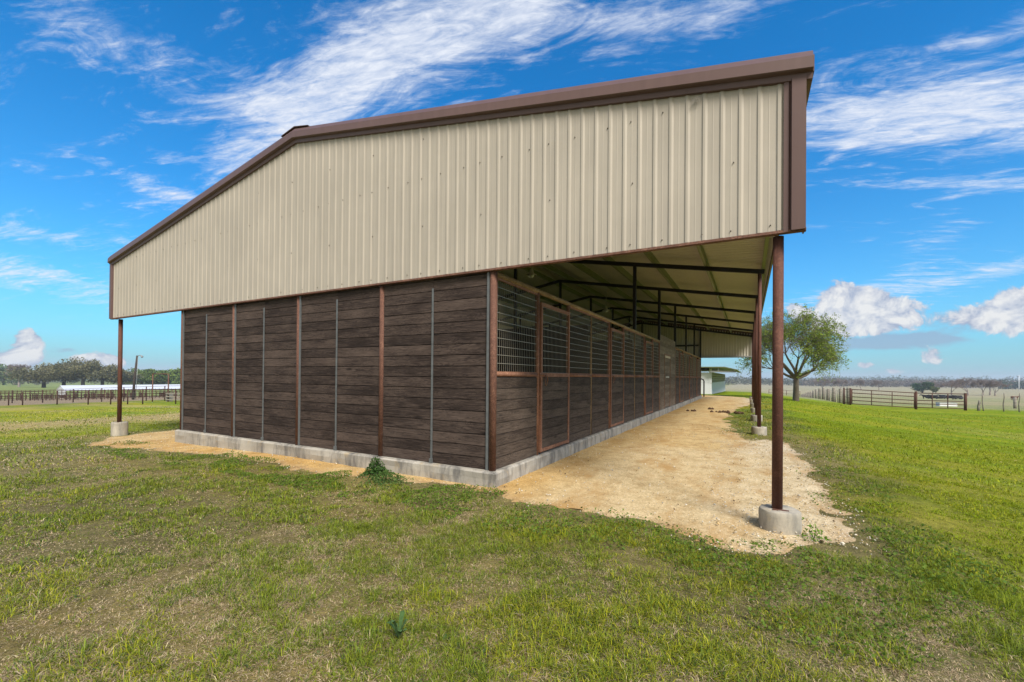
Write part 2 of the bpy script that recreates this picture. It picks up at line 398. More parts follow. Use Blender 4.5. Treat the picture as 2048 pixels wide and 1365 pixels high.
def lushness(X, Y):
    a = sst(3.3, 4.6, X+(fbm(X*.7, Y*.7, 31)-.5)*1.6)*sst(-2.2, .6, Y+(fbm(X*.5, Y*.5, 33)-.5)*2.5-(X-4)*.10)
    b = sst(27, 33, Y)*sst(-12, -8, X)
    l = sst(-10.6, -11.3, X)*sst(-17.5, -12.5, X)*.75
    return np.clip(np.maximum(np.maximum(a, b), l), 0, 1)
def tan_band(X, Y):
    a = np.exp(-((X+17.5+(fbm(X*.2, Y*.2, 41)-.5)*3)/4.2)**2)*1.15
    b = sst(.56, .72, fbm(X*.13+3, Y*.35, 43))*.55*sst(6, 14, np.abs(X))
    return np.clip(a+b, 0, 1)
DRY = np.array([.43, .325, .185]); GRN = np.array([.105, .170, .022]); LUSH = np.array([.170, .245, .004]); YEL = np.array([.29, .29, .015]); SOIL = np.array([.19, .135, .085])
def mix3(a, b, f): return a*(1-f[..., None])+b*f[..., None]
def ground_col(X, Y):
    L = lushness(X, Y); T = tan_band(X, Y); dist = np.hypot(X-C[0], Y-C[1])
    n = fbm(X*.9, Y*.9, 51, 5)
    c = mix3(np.broadcast_to(SOIL, X.shape+(3,)), DRY*.62, sst(.3, .6, n))
    c = mix3(c, mix3(np.broadcast_to(GRN, X.shape+(3,)), YEL*.8, sst(.4, .65, fbm(X*.25, Y*.6, 53))), np.clip(sst(7, 22, dist)*.66+.30, 0, 1))
    c = c*(.88+.12*sst(6, 16, dist))[..., None]  # near ground darkened in colour to stand for shade between blades
    c = mix3(c, mix3(np.broadcast_to(LUSH, X.shape+(3,)), YEL, sst(.42, .68, fbm(X*.3, Y*.8, 55))*.75), L*np.clip(.35+dist/25, 0, .95))
    lz = sst(-11, -13, X)*sst(60, 30, -X)
    c = mix3(c, mix3(np.broadcast_to(LUSH*1.05, X.shape+(3,)), YEL*1.15, sst(.35, .6, fbm(X*.15, Y*.5, 57))), lz*.85)
    c = mix3(c, np.broadcast_to(np.array([.40, .31, .15]), X.shape+(3,)), T*np.where(X < -9, .85, .45)*(1-sst(30, 60, Y)))
    # paddock beyond the fences, right then left
    far = sst(47, 52, Y-np.maximum(0, 8-X)*2.2)*sst(-40, -10, X)
    fc = mix3(np.broadcast_to(np.array([.30, .275, .16]), X.shape+(3,)), np.array([.24, .26, .12]), sst(.35, .65, fbm(X*.012, Y*.02, 61, 4)))
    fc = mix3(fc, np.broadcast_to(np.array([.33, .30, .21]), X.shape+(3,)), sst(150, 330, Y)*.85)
    c = mix3(c, fc, far)
    lf = sst(56, 62, -X)
    lc = mix3(np.broadcast_to(np.array([.27, .21, .15]), X.shape+(3,)), np.array([.20, .25, .085]), sst(100, 115, -X))
    c = mix3(c, lc, lf*(1-far))
    return np.clip(c, 0, 1)
def graded(a, b, step, lo, hi, g=1.13):
    xs = list(np.arange(a, b+1e-6, step)); s = step; x = b
    while x < hi: s *= g; x += s; xs.append(x)
    s = step; x = a; L = []
    while x > lo: s *= g; x -= s; L.append(x)
    return np.array(L[::-1]+xs)
gm_, t, p = mat('ground_soil_and_turf', .95, 0, .1)
cc = t.node('ShaderNodeAttribute', attribute_name='Col').outputs['Color']; c_ = objc(t)
n_ = t.noise(c_, 9, 8, .72); n2_ = t.noise(c_, 1.3, 6, .65); n3_ = t.noise(c_, 70, 4, .7)
cc = t.mixc(1, cc, t.ramp(n_, [(.3, (.55, .55, .55)), (.5, (1, 1, 1)), (.7, (1.4, 1.35, 1.25))]), 'MULTIPLY')
cc = t.mixc(1, cc, t.ramp(n2_, [(.3, (.8, .8, .78)), (.7, (1.18, 1.14, 1.1))]), 'MULTIPLY')
cc = t.mixc(1, cc, t.ramp(n3_, [(.35, (.62, .62, .6)), (.65, (1.25, 1.25, 1.2))]), 'MULTIPLY')
t.l.new(cc, p.inputs['Base Color']); bump(t, p, t.m('ADD', n_, n3_), .8, .03)
xs = graded(-14, 14, .28, -2600, 2600); ys = graded(-7, 36, .28, -60, 3200)
GX, GY = np.meshgrid(xs, ys); GZ = terrain(GX, GY)+(fbm(GX*.8, GY*.8, 3, 3)-.5)*.05*(sdf(GX, GY) < -.7)
nx, ny = len(xs), len(ys); idx = np.arange(nx*ny).reshape(ny, nx)
quads = np.stack([idx[:-1, :-1], idx[:-1, 1:], idx[1:, 1:], idx[1:, :-1]], -1).reshape(-1, 4)
gc = ground_col(GX, GY)
gnd = np_obj('ground', np.stack([GX, GY, GZ], -1).reshape(-1, 3), [quads], gm_, attrs={'Col': ('FLOAT_COLOR', np.concatenate([gc, np.ones(gc.shape[:2]+(1,))], -1))}, smooth=True)
tag(gnd, kind='structure')

# gravel sheet
gv, t, p = mat('limestone_gravel', .95, 0, .15)
c_ = objc(t); cc = t.node('ShaderNodeAttribute', attribute_name='Col').outputs['Color']
vo = t.n.new('ShaderNodeTexVoronoi'); t.l.new(c_, vo.inputs['Vector']); vo.inputs['Scale'].default_value = 85
vo2 = t.n.new('ShaderNodeTexVoronoi'); t.l.new(c_, vo2.inputs['Vector']); vo2.inputs['Scale'].default_value = 34
pe = t.node('ShaderNodeSeparateColor', {0: vo.outputs['Color']}).outputs[0]
cc = t.mixc(1, cc, t.ramp(pe, [(0, (.72, .70, .66)), (.6, (1, 1, 1)), (.86, (1.08, 1.08, 1.09)), (1, (1.28, 1.3, 1.35))]), 'MULTIPLY')
cc = t.mixc(1, cc, t.ramp(t.noise(c_, 3.5, 7, .7), [(.3, (.70, .64, .54)), (.5, (.98, .97, .95)), (.7, (1.16, 1.17, 1.2))]), 'MULTIPLY')
cc = t.mixc(t.mapr(t.noise(t.vmul(c_, (1, .45, 1)), 1.4, 8, .72), .48, .64, 0, .8), cc, (.38, .225, .08))
cc = t.mixc(t.mapr(t.noise(c_, 26, 4, .7), .66, .74, 0, .7), cc, (.12, .075, .04))
t.l.new(cc, p.inputs['Base Color'])
bump(t, p, t.m('ADD', t.m('MULTIPLY', vo.outputs['Distance'], -1.0), t.m('MULTIPLY', vo2.outputs['Distance'], -.6)), .55, .012)
xs = np.arange(-11.2, 4.4, .075); ys = np.concatenate([np.arange(-1.6, 9, .075), np.arange(9, 34.5, .15)])
GX, GY = np.meshgrid(xs, ys); A = gravel_amt(GX, GY); under = (GX > -7.2) & (GX < -.1) & (GY > .1) & (GY < 25.4)
ny, nx = GX.shape; idx = np.arange(nx*ny).reshape(ny, nx)
keep = (A[:-1, :-1] > -.16) & (A[1:, 1:] > -.16) & (A[1:, :-1] > -.16) & (A[:-1, 1:] > -.16) & ~under[:-1, :-1]
quads = np.stack([idx[:-1, :-1], idx[:-1, 1:], idx[1:, 1:], idx[1:, :-1]], -1)[keep]
used = np.unique(quads); remap = -np.ones(nx*ny, int); remap[used] = np.arange(len(used)); quads = remap[quads]
gx = GX.ravel()[used]; gy = GY.ravel()[used]; aa = A.ravel()[used]
gz = terrain(gx, gy)+.002+np.clip(aa*.22, -.035, .014)+(fbm(gx*3, gy*3, 71, 3)-.5)*.014
wr = sst(2.0, 3.3, gx+(fbm(gx*2, gy*2, 73)-.5)*1.2)
gcol = mix3(np.broadcast_to(np.array([.54, .395, .195]), gx.shape+(3,)), np.array([.60, .54, .425]), wr*.85)
gcol = mix3(gcol, np.broadcast_to(np.array([.48, .285, .085]), gx.shape+(3,)), sst(.9, 0, gx)*sst(-9, -7, gx)*.7*sst(.3, .6, fbm(gx*1.4, gy*1.0, 75)))
gcol = mix3(gcol, np.broadcast_to(np.array([.58, .465, .285]), gx.shape+(3,)), sst(-.2, .1, 1-np.abs(gy-1.5)/2.6)*sst(.3, 1.2, gx)*.7)
gcol = mix3(gcol, np.broadcast_to(np.array([.30, .22, .14]), gx.shape+(3,)), sst(.12, .0, aa)*.6)
gr = np_obj('gravel_path', np.stack([gx, gy, gz], -1), [quads], gv, attrs={'Col': ('FLOAT_COLOR', np.concatenate([gcol, np.ones((len(gx), 1))], -1))}, smooth=True)
tag(gr, kind='structure')
def gheight(x, y):
    return terrain(x, y)+np.where(gravel_amt(x, y) > 0, .02, 0)

# loose stones on the gravel
def pebbles(n, x0, x1, y0, y1, smin, smax, wmask=None):
    x = rng.uniform(x0, x1, n); y = y0+(y1-y0)*rng.random(n)**1.4; a = gravel_amt(x, y)
    k = (a > -.12) & ~((x < .09) & (y > -.09) & (x > -7.4))
    k &= rng.random(n) < (.25+.75*sst(1.8, 3.2, x) if wmask else 1)
    x = x[k]; y = y[k]; n = len(x); s = rng.uniform(smin, smax, n)*rng.uniform(.6, 1.3, n)
    base_ = np.array([(1,0,0),(-1,0,0),(0,1,0),(0,-1,0),(0,0,.7),(0,0,-.7)], float)
    th = rng.uniform(0, 6.28, n); V = base_[None]*s[:, None, None]*rng.uniform(.6, 1.2, (n, 6, 1))
    ct, st_ = np.cos(th)[:, None], np.sin(th)[:, None]
    V = np.stack([V[..., 0]*ct-V[..., 1]*st_*.7, V[..., 0]*st_+V[..., 1]*ct*.7, V[..., 2]], -1)
    z = terrain(x, y)+.016+np.clip(a[k], 0, .15)*.12
    V += np.stack([x, y, z+s*.2], -1)[:, None]
    F = np.array([(0,2,4),(2,1,4),(1,3,4),(3,0,4),(2,0,5),(1,2,5),(3,1,5),(0,3,5)])
    F = (F[None]+np.arange(n)[:, None, None]*6).reshape(-1, 3)
    b = rng.uniform(.55, 1.15, (n, 1, 1)); c = np.where(rng.random((n, 1, 1)) < .55, np.array([.62, .57, .48]), np.array([.50, .37, .19]))*b
    c = np.where(rng.random((n, 1, 1)) < .05, np.array([.10, .07, .04]), c)
    c = np.broadcast_to(c, (n, 6, 3)).reshape(-1, 3)
    return V.reshape(-1, 3), F, c
pv = [pebbles(11000, .1, 3.9, -1.0, 9, .005, .012, True), pebbles(2500, -10, .2, -1.1, 1.0, .005, .012), pebbles(900, .1, 3.9, -1.0, 12, .010, .020, True)]
o_ = 0; VV = []; FF = []; CC = []
for a_, b_, c2 in pv: VV.append(a_); FF.append(b_+o_); CC.append(c2); o_ += len(a_)
CC = np.concatenate(CC)
st = np_obj('loose_gravel', np.concatenate(VV), [np.concatenate(FF)], colattr('stones', .9), attrs={'Col': ('FLOAT_COLOR', np.concatenate([CC, np.ones((len(CC), 1))], -1))})
tag(st, 'loose limestone chips scattered over the gravel path', 'gravel', kind='stuff')

# ------------------------------------------------------------------ grass
def sector(n, d0, d1, half=R(66)):
    d = np.sqrt(rng.uniform(d0*d0, d1*d1, n)); a = YAW+rng.uniform(-half, half, n)
    return C[0]-d*np.sin(a), C[1]+d*np.cos(a), d
def blades(n, d0, d1, hgt, wid, half=R(66), tuft=1):
    nt = n//tuft; x, y, d = sector(nt, d0, d1, half); tf = rng.random(nt); tht = rng.random(nt); tg = rng.random(nt)
    if tuft > 1:
        x, y, d, tf, tht, tg = [np.repeat(q, tuft) for q in (x, y, d, tf, tht, tg)]; n = nt*tuft
        ra = rng.uniform(0, 6.283, n); rr_ = np.abs(rng.normal(size=n))*(.012+.022*tf); x = x+np.cos(ra)*rr_; y = y+np.sin(ra)*rr_
    else: ra = rng.uniform(0, 6.283, n)
    a = gravel_amt(x, y); L = lushness(x, y)
    clump = fbm(x*3.1, y*3.1, 81, 3); big = fbm(x*.55, y*.55, 83, 3)
    dens = np.clip(.86+sst(.30, .52, clump)*.4+L*.8, 0, 1)*sst(.05, -.22, a)
    dens = np.maximum(dens, .10*sst(.62, .72, fbm(x*1.6, y*1.6, 85))*(a < .5)*(x > 1.5))
    inside = (x > -7.45) & (x < .12) & (y > -.12) & (y < 25.8)
    dens *= sst(-.35, -1.1, y-.0*x)*.55+.45 if False else 1
    k = (rng.random(n) < dens) & ~inside
    x, y, d, a, L, clump, big, tf, tht, tg, ra = [q[k] for q in (x, y, d, a, L, clump, big, tf, tht, tg, ra)]; n = len(x)
    T = tan_band(x, y)
    green = np.clip(sst(.24, .62, clump)*.44+.17+L*.55+(sst(.35, .6, big)-.5)*.30-T*.45, .05, .97)
    isg = np.where(rng.random(n) < .78, tg, rng.random(n)) < green
    h = hgt*(.6+.9*tht**2)*rng.uniform(.35, 1.2, n)*(.55+.75*sst(.3, .65, clump))*np.where(isg, 1.1, .85)*np.where(L > .5, .75, 1)*(1-.6*sst(-.4, 0, a))
    wd = wid*rng.uniform(.6, 1.3, n)
    th = ra+rng.normal(size=n)*.7; lean = np.where(isg, rng.uniform(.3, 2.4, n), rng.uniform(1.2, 5.0, n))
    lx, ly = np.cos(th)*lean, np.sin(th)*lean; ph = th+rng.uniform(.9, 2.2, n); wx, wy = np.cos(ph)*wd/2, np.sin(ph)*wd/2
    z = terrain(x, y)+(fbm(x*.8, y*.8, 3, 3)-.5)*.05*(a < -1.0)-.004
    nrm = 1/np.sqrt(1+lean*lean*.6)
    P0 = np.stack([x-wx, y-wy, z], -1); P1 = np.stack([x+wx, y+wy, z], -1)
    mx, my, mz = x+lx*h*.38*nrm, y+ly*h*.38*nrm, z+h*.62*nrm
    P2 = np.stack([mx+wx*.8, my+wy*.8, mz], -1); P3 = np.stack([mx-wx*.8, my-wy*.8, mz], -1)
    P4 = np.stack([x+lx*h*1.0*nrm, y+ly*h*1.0*nrm, z+h*(1.0-.25*np.clip(lean, 0, 1.6))*nrm], -1)
    V = np.stack([P0, P1, P2, P3, P4], 1)
    u = np.clip(tf[:, None]*.75+rng.random((n, 1))*.35, 0, 1); v = rng.random((n, 1)); Lc = L[:, None]
    gcl = (GRN*(1-u*.7)+YEL*.9*u*.7)*(1-Lc)+(LUSH*(1-u*.5)+YEL*u*.5)*Lc
    gcl = np.where((tht[:, None] < .2) & (Lc < .6), np.array([.055, .115, .035]), gcl)
    dcl = np.array([.48, .37, .22])*(1-v)+np.array([.30, .215, .14])*v
    dcl = np.where(rng.random((n, 1)) < .25, np.array([.50, .42, .26]), dcl)
    yl = (fbm(x*.8, y*.8, 87, 2)[:, None] > .60) & (rng.random((n, 1)) < .28)
    gcl = np.where(yl, YEL*1.05, gcl)
    c = np.where(isg[:, None], gcl, dcl)*rng.uniform(.68, 1.5, (n, 1))
    c = np.broadcast_to(c[:, None], (n, 5, 3)).reshape(-1, 3)
    return V.reshape(-1, 3), n, c
sets = [(470000, 1.4, 4.2, .046, .0032, R(62), 12), (560000, 4.2, 9, .044, .0052, R(64), 8), (260000, 9, 18, .06, .011), (150000, 18, 42, .07, .022)]
VV = []; CC = []; N = 0
for s_ in sets:
    V, n, c = blades(*s_); VV.append(V); CC.append(c); N += n
VV = np.concatenate(VV); CC = np.concatenate(CC); b0 = np.arange(N)[:, None]*5
gq = b0+np.array([0, 1, 2, 3]); gt = b0+np.array([3, 2, 4])
go = np_obj('grass', VV, [gq, gt], MT['blade'], attrs={'Col': ('FLOAT_COLOR', np.concatenate([CC, np.ones((len(CC), 1))], -1))})
tag(go, 'short patchy grass, half green and half dry, covering the lawn', 'grass', kind='stuff')
print('blades', N)

# leaf helper: diamond leaves at points
def leaves(P, size, cols, nrm_up=.4, asp=.55):
    n = len(P); s = size*rng.uniform(.6, 1.3, (n, 1)); a = rng.normal(size=(n, 3)); a[:, 2] *= .6; a /= np.linalg.norm(a, axis=1, keepdims=True)
    up = rng.normal(size=(n, 3)); up[:, 2] += nrm_up*3; b = np.cross(up, a); b /= np.linalg.norm(b, axis=1, keepdims=True)+1e-9
    V = np.stack([P-a*s*.5, P+b*s*asp*.5, P+a*s*.5, P-b*s*asp*.5], 1).reshape(-1, 3)
    F = np.arange(n)[:, None]*4+np.arange(4)
    c = np.broadcast_to(cols[:, None], (n, 4, 3)).reshape(-1, 3)
    return V, F, c
def leaf_obj(name, P, size, cols, parent=None, m=None, **k):
    V, F, c = leaves(np.asarray(P, float), size, np.asarray(cols, float), **k)
    return np_obj(name, V, [F], m or MT['leaf'], parent, {'Col': ('FLOAT_COLOR', np.concatenate([c, np.ones((len(c), 1))], -1))})
# broadleaf weeds hugging the slab and the path edge
def weed_pts(n, x0, x1, y0, y1, thr, sc=1.5, seed=91):
    x = rng.uniform(x0, x1, n); y = rng.uniform(y0, y1, n); f = fbm(x*sc, y*sc, seed, 3)
    k = (f > thr) & ~((x > -7.45) & (x < .1) & (y > -.1)); x = x[k]; y = y[k]; f = f[k]
    z = terrain(x, y)+.01+rng.random(len(x))*(f-thr)*.75*.5
    return np.stack([x, y, z], -1)
WP = np.concatenate([weed_pts(14000, -4.2, .3, -1.25, -.14, .50), weed_pts(9000, -8.5, -4.2, -1.35, -.35, .52), weed_pts(11000, 2.7, 6.2, -1.9, .5, .50, 1.3, 92), weed_pts(3500, .6, 3.1, -1.3, -.45, .5, 2.0, 93),
                     weed_pts(5000, 3.3, 4.2, .3, 7, .52, 1.8, 94), weed_pts(3500, 2.1, 3.1, 6.5, 13, .5, 1.4, 96)])
ww = rng.random((len(WP), 1)); wc = np.array([.085, .155, .022])*(1-ww)+np.array([.17, .25, .03])*ww
tag(leaf_obj('clover_weeds', WP, .022, wc, nrm_up=.8, asp=.8), 'low broad-leaved green weeds creeping along the slab and path edge', 'weeds', kind='stuff')
STEM = simple('weed_stem', (.08, .12, .04), .7)
def weed_plant(loc, r, h, n, size, label, col):
    o = empty('weed_plant', loc, 0, label, 'weed')
    q = rng.normal(size=(n, 3))*np.array([r, r, 0]); P = np.stack([q[:, 0], q[:, 1], h*rng.random(n)*np.exp(-(q[:, 0]**2+q[:, 1]**2)/(2*r*r))+.01], -1)
    u = rng.random((n, 1)); leaf_obj('leaf_mass', P, size, np.array(col)*(.7+.7*u), o, nrm_up=.3, asp=.7)
    b = MB()
    for k in range(9):
        j = rng.integers(0, n); b.tube([(0, 0, 0), tuple(P[j]*.8)], .0018, 4, False)
    b.build('stem', STEM, o)
weed_plant((-1.62, -.30, 0), .09, .26, 1700, .026, 'bushy green weed standing against the concrete slab front', (.06, .13, .03))
weed_plant((-1.28, -.45, 0), .13, .14, 900, .026, 'low spreading weed just right of the bushy weed by the slab', (.09, .16, .04))
weed_plant((3.18, -.12, 0), .05, .16, 160, .022, 'small bright green weed touching the right side of the corner footing', (.13, .24, .02))
h_, _ = hit(797, 1283, 1)
o_ = empty('weed_plant', h_, 0, 'single dark green broad-leaved weed in the foreground grass', 'weed')
for k in range(7):
    a_ = k*.95; L_ = .045+.03*random.random(); b = MB(); dx, dy = math.cos(a_), math.sin(a_)
    pr = [(0, .0), (.35, .010), (.7, .013), (1, 0)]
    vs_ = []; 
    for (t_, w_) in pr: vs_ += [(dx*t_*L_-dy*w_, dy*t_*L_+dx*w_, .01+.09*math.sin(t_*1.9)*(.7+.3*(k % 3))), (dx*t_*L_+dy*w_, dy*t_*L_-dx*w_, .01+.09*math.sin(t_*1.9)*(.7+.3*(k % 3)))]
    b.add(vs_, [(0, 1, 3, 2), (2, 3, 5, 4), (4, 5, 7, 6)]); b.build('leaf', simple('weed_leaf', (.05, .10, .03), .95, 0, .5, 60), o_)
# dung and dirt clods on the path
for i, (px, py, n, r_, lab) in enumerate([(1385, 824, 7, .16, 'dark dung heap on the gravel nearest the stall wall'), (1422, 820, 6, .13, 'small rounded dung heap in the middle of the gravel path'), (1455, 827, 16, .45, 'long scatter of brown dung beside the green weeds and footings')]):
    h_, _ = hit(px, py); b = MB()
    for k in range(n):
        x_, y_ = random.gauss(0, r_*.6), random.gauss(0, r_*.35); rr = random.uniform(.035, .07)
        b.tube([(x_, y_, -.02), (x_+.01, y_, rr*.6), (x_, y_+.01, rr*1.2)], [rr*1.2, rr, rr*.25], 7)
    o_ = b.build('dung_pile', MT['dung']); o_.location = (h_.x, h_.y, .02); tag(o_, lab, 'dung', 'dung heaps on the gravel path')
# ------------------------------------------------------------------ barn
SL = .20; F4 = 1.2192; LEN = 21*F4; WID = 6*F4
barn = empty('horse_barn', (0, 0, 0), 0, 'long open-sided horse barn with tan metal gable, brown trim and dark board stall walls', 'barn')
RIDX = -3.70; EX = 3.16; SLOPE = .173; RZ = 5.255
def rz(x): return RZ-SLOPE*abs(x-RIDX)
XL, XR = -10.54, 3.10; GB = 2.625; YF = -.06; YB = LEN+.06
# concrete slab, with worn edges
b = MB()
def slab_side(p0, p1, nrm):
    n = int((Vector(p1)-Vector(p0)).length/.12); vs_ = []
    for i in range(n+1):
        q = Vector(p0).lerp(Vector(p1), i/n)
        for k, (z, off) in enumerate(((-.25, .0), (.02, .0), (.10, .004), (.175, .0), (SL-.001, -.022))):
            j = (vnoise(i*.45, k*3.1, 4)-.5)*.022*(1 if k > 1 else .6)
            vs_.append((q.x+nrm[0]*(off+j), q.y+nrm[1]*(off+j), z+(0 if k < 4 else 0)))
    fs = [(i*5+k, (i+1)*5+k, (i+1)*5+k+1, i*5+k+1) for i in range(n) for k in range(4)]
    b.add(vs_, fs, None, 0, False)
sx0, sx1, sy0, sy1 = -WID-.10, .085, -.085, LEN+.1
slab_side((sx0, sy0, 0), (sx1, sy0, 0), (0, -1)); slab_side((sx1, sy0, 0), (sx1, sy1, 0), (1, 0)); slab_side((sx1, sy1, 0), (sx0, sy1, 0), (0, 1)); slab_side((sx0, sy1, 0), (sx0, sy0, 0), (-1, 0))
b.box((sx0+.024, sy0+.024, .05), (sx1-.024, sy1-.024, SL))
b.add([(sx0+.02, sy0+.02, SL-.002), (sx1-.02, sy0+.02, SL-.002), (sx1-.02, sy1-.02, SL-.002), (sx0+.02, sy1-.02, SL-.002)], [(0, 1, 2, 3)])
b.build('concrete_slab', MT['conc'], barn)
b = MB(); b.box((-WID/2+.04, .06, SL+.003), (-.06, LEN-.06, SL+.05)); b.box((-WID+.06, .06, SL+.003), (-WID/2-.04, LEN-.06, SL+.05)); b.build('shade_floor', MT['floor'], barn)  # dark sheet added over the slab to darken the stall interiors
# gable walls: ribbed sheet, ribs 0.15 m apart
def gable(y, sgn, name):
    RH = .0092 if sgn > 0 else -.03
    n = int((XR-XL)/.1485); pitch = (XR-XL)/n; vs_ = []; top = []
    prof = [(0, 0), (.038, 0), (.042, .0012), (.048, .0012), (.052, 0), (.100, 0), (.110, RH), (.130, RH)]
    xs_ = []
    for i in range(n):
        for (u_, d_) in prof: xs_.append((XL+i*pitch+u_*pitch/.1485, d_))
    xs_.append((XR, 0)); b = MB()
    rows = 7
    for (x_, d_) in xs_:
        zt = rz(x_)-.10
        for r_ in range(rows):
            zz_ = GB+(zt-GB)*r_/(rows-1)
            w_ = (vnoise(x_*1.1, zz_*.9, 12)-.5)*.006
            vs_.append((x_, y-sgn*(d_+w_), zz_))
    fs = []
    for i in range(len(xs_)-1):
        for r_ in range(rows-1): fs.append((i*rows+r_, (i+1)*rows+r_, (i+1)*rows+r_+1, i*rows+r_+1))
    b.add(vs_, fs)
    if sgn > 0:     # screws
        rr = random.Random(3)
        def screw(x_, z_):
            if z_ < rz(x_)-.3: b.tube([(x_, y-.002, z_), (x_, y-.012, z_)], [.0062, .0045], 6, True, 1)
        i = 0; x_ = XL+.35
        while x_ < XR-.1:
            for z_ in (2.68, 3.93): screw(x_, z_+rr.uniform(-.004, .004))
            if i % 3 == 0:
                screw(x_+.02, 2.62)
                for z_ in (3.30, 4.45): screw(x_+.02, z_)
            x_ += (.31, .36, .24)[i % 3]; i += 1
    b.build(name, [MT['tan'] if sgn > 0 else MT['roof'], MT['screw']], barn)
gable(YF, 1, 'gable_wall'); gable(YB, -1, 'gable_wall')
def prism_trim(name, pts_a, pts_b, m='brown'):
    """closed profile swept between two equal rings"""
    n = len(pts_a); b = MB(); b.add(list(pts_a)+list(pts_b), [(i, (i+1) % n, n+(i+1) % n, n+i) for i in range(n)]+[tuple(range(n))[::-1], tuple(range(n, 2*n))])
    return b.build(name, MT[m], barn)
for y, s in ((YF, 1), (YB, -1)):
    for side in (1, -1):
        xe = EX if side > 0 else -10.56
        prof = [(.02, .028), (-.030, .030), (-.078, -.042), (-.084, -.140), (-.072, -.148), (-.036, -.154), (-.030, -.204), (.004, -.208)]
        A = [(RIDX, y+s*d_, rz(RIDX)+h_) for d_, h_ in prof]; B = [(xe, y+s*d_, rz(xe)+h_) for d_, h_ in prof]
        prism_trim('rake_trim', A, B)
    for (x0, x1) in ((XR-.145, XR+.015), (XL-.02, XL+.11)):
        b = MB(); xo = x1 if x1 > 0 else x0; xi = x0 if x1 > 0 else x1; zt = rz(xo)-.17
        q = [(xi, .0), (xi, -.020), (xi+(xo-xi)*.22, -.020), (xi+(xo-xi)*.30, -.008), (xi+(xo-xi)*.36, -.042), (xo, -.042), (xo, .12), (xo-.012*(1 if x1 > 0 else -1), .12), (xo-.012*(1 if x1 > 0 else -1), .0)]
        prism_trim('corner_trim', [(a_, y+s*d_, GB-.02) for a_, d_ in q], [(a_, y+s*d_, zt) for a_, d_ in q])
    q = [(-.017, -.004), (-.021, -.028), (-.012, -.033), (.03, -.032), (.03, -.027), (-.008, -.024), (-.010, -.004)]
    prism_trim('base_trim', [(XL-.015, y+s*d_, GB+h_) for d_, h_ in q], [(XR+.02, y+s*d_, GB+h_) for d_, h_ in q], 'rust')
# roof: ribbed panels, underside visible
b = MB(); npan = 172; p_ = (YB-YF+.10)/npan; prof = []
for i in range(npan):
    y_ = YF-.05+i*p_
    prof += [(y_, 0), (y_+p_*.62, 0), (y_+p_*.72, .018), (y_+p_*.88, .018)]
prof.append((YB+.05, 0))
for xe in (EX-.01, -10.58):
    n = len(prof); vs_ = [(RIDX, y_, rz(RIDX)+h_) for y_, h_ in prof]+[(xe, y_, rz(xe)+h_) for y_, h_ in prof]
    b.add(vs_, [(i, i+1, n+i+1, n+i) for i in range(n-1)])
b.build('roof', MT['roof'], barn)
b = MB()
for s in (1, -1):
    b.add([(RIDX, YF-.055, rz(RIDX)+.052), (RIDX+s*.34, YF-.055, rz(RIDX+.34)+.040), (RIDX+s*.34, YF-.055, rz(RIDX+.34)+.034), (RIDX, YF-.055, rz(RIDX)+.042),
           (RIDX, YB+.17, rz(RIDX)+.055), (RIDX+s*.34, YB+.17, rz(RIDX+.34)+.045), (RIDX+s*.34, YB+.17, rz(RIDX+.34)+.028), (RIDX, YB+.17, rz(RIDX)+.034)],
          [(0, 1, 5, 4), (3, 2, 6, 7), (1, 2, 6, 5), (0, 1, 2, 3), (4, 5, 6, 7)])
b.build('ridge_cap', MT['brown'], barn)
# eave trim
for xe, s in ((EX, 1), (-10.60, -1)):
    b = MB(); z_ = rz(xe)
    b.box((min(xe-s*.03, xe+s*.010), YF-.04, z_-.15), (max(xe-s*.03, xe+s*.010), YB+.04, z_-.012)); b.build('eave_trim', MT['brown'], barn)
# purlins
for xp in (3.02, 1.78, .52, -.74, -2.0, -3.3):
    for xx in (xp, 2*RIDX-xp):
        b = MB(); zt = rz(xx)-.006; s = 1 if xx > RIDX else -1
        b.box((xx-.003, YF+.02, zt-.18), (xx+.003, YB-.02, zt-.001)); b.box((xx-(.065 if s > 0 else 0)+.003*s, YF+.02, zt-.184), (xx+(0 if s > 0 else .065)+.003*s, YB-.02, zt-.1785)); 
        b.box((xx-(.065 if s > 0 else -.0)-.0, YF+.02, zt-.178), (xx-(.062 if s > 0 else -.003), YB-.02, zt-.155))
        b.build('purlin', MT['purlin'], barn)
# frames: rafters, wall posts and ridge posts, braces
FR = [6*F4, 9*F4, 12*F4, 15*F4, 18*F4, LEN-.06]
for y_ in FR:
    for xe in (3.02, 2*RIDX-3.02):
        b = MB(); b.bar((RIDX, y_, rz(RIDX)-.245), (xe, y_, rz(xe)-.245), .075, .10); b.build('rafter', MT['black'], barn)
    for xx in (0, -WID):
        b = MB(); b.box((xx-.04, y_-.045, 2.61), (xx+.04, y_+.045, rz(xx)-.297)); b.build('wall_post_upper', MT['black'], barn)
    b = MB(); b.box((-WID/2-.04, y_-.04, SL), (-WID/2+.04, y_+.04, rz(-WID/2)-.30)); b.build('centre_post', MT['black'], barn)
b = MB(); b.box((XL+.1, YB-.18, 3.35), (-.1, YB-.11, 3.45)); b.build('girt', MT['black'], barn)
b = MB(); b.box((XL+.1, YB-.14, GB-.02), (XR-.02, YB-.03, GB+.05)); b.build('girt', MT['galv'], barn)
b = MB(); b.box((XL+.1, YF+.03, GB-.005), (XR-.05, YF+.10, GB+.05)); b.build('girt', MT['rust'], barn)
for y_ in (YF+.06,):
    for xx in (0, -WID/2, -WID): b = MB(); b.box((xx-.04, y_-.02, 2.62), (xx+.04, y_+.06, rz(xx)-.2)); b.build('wall_post_upper', MT['black'], barn)
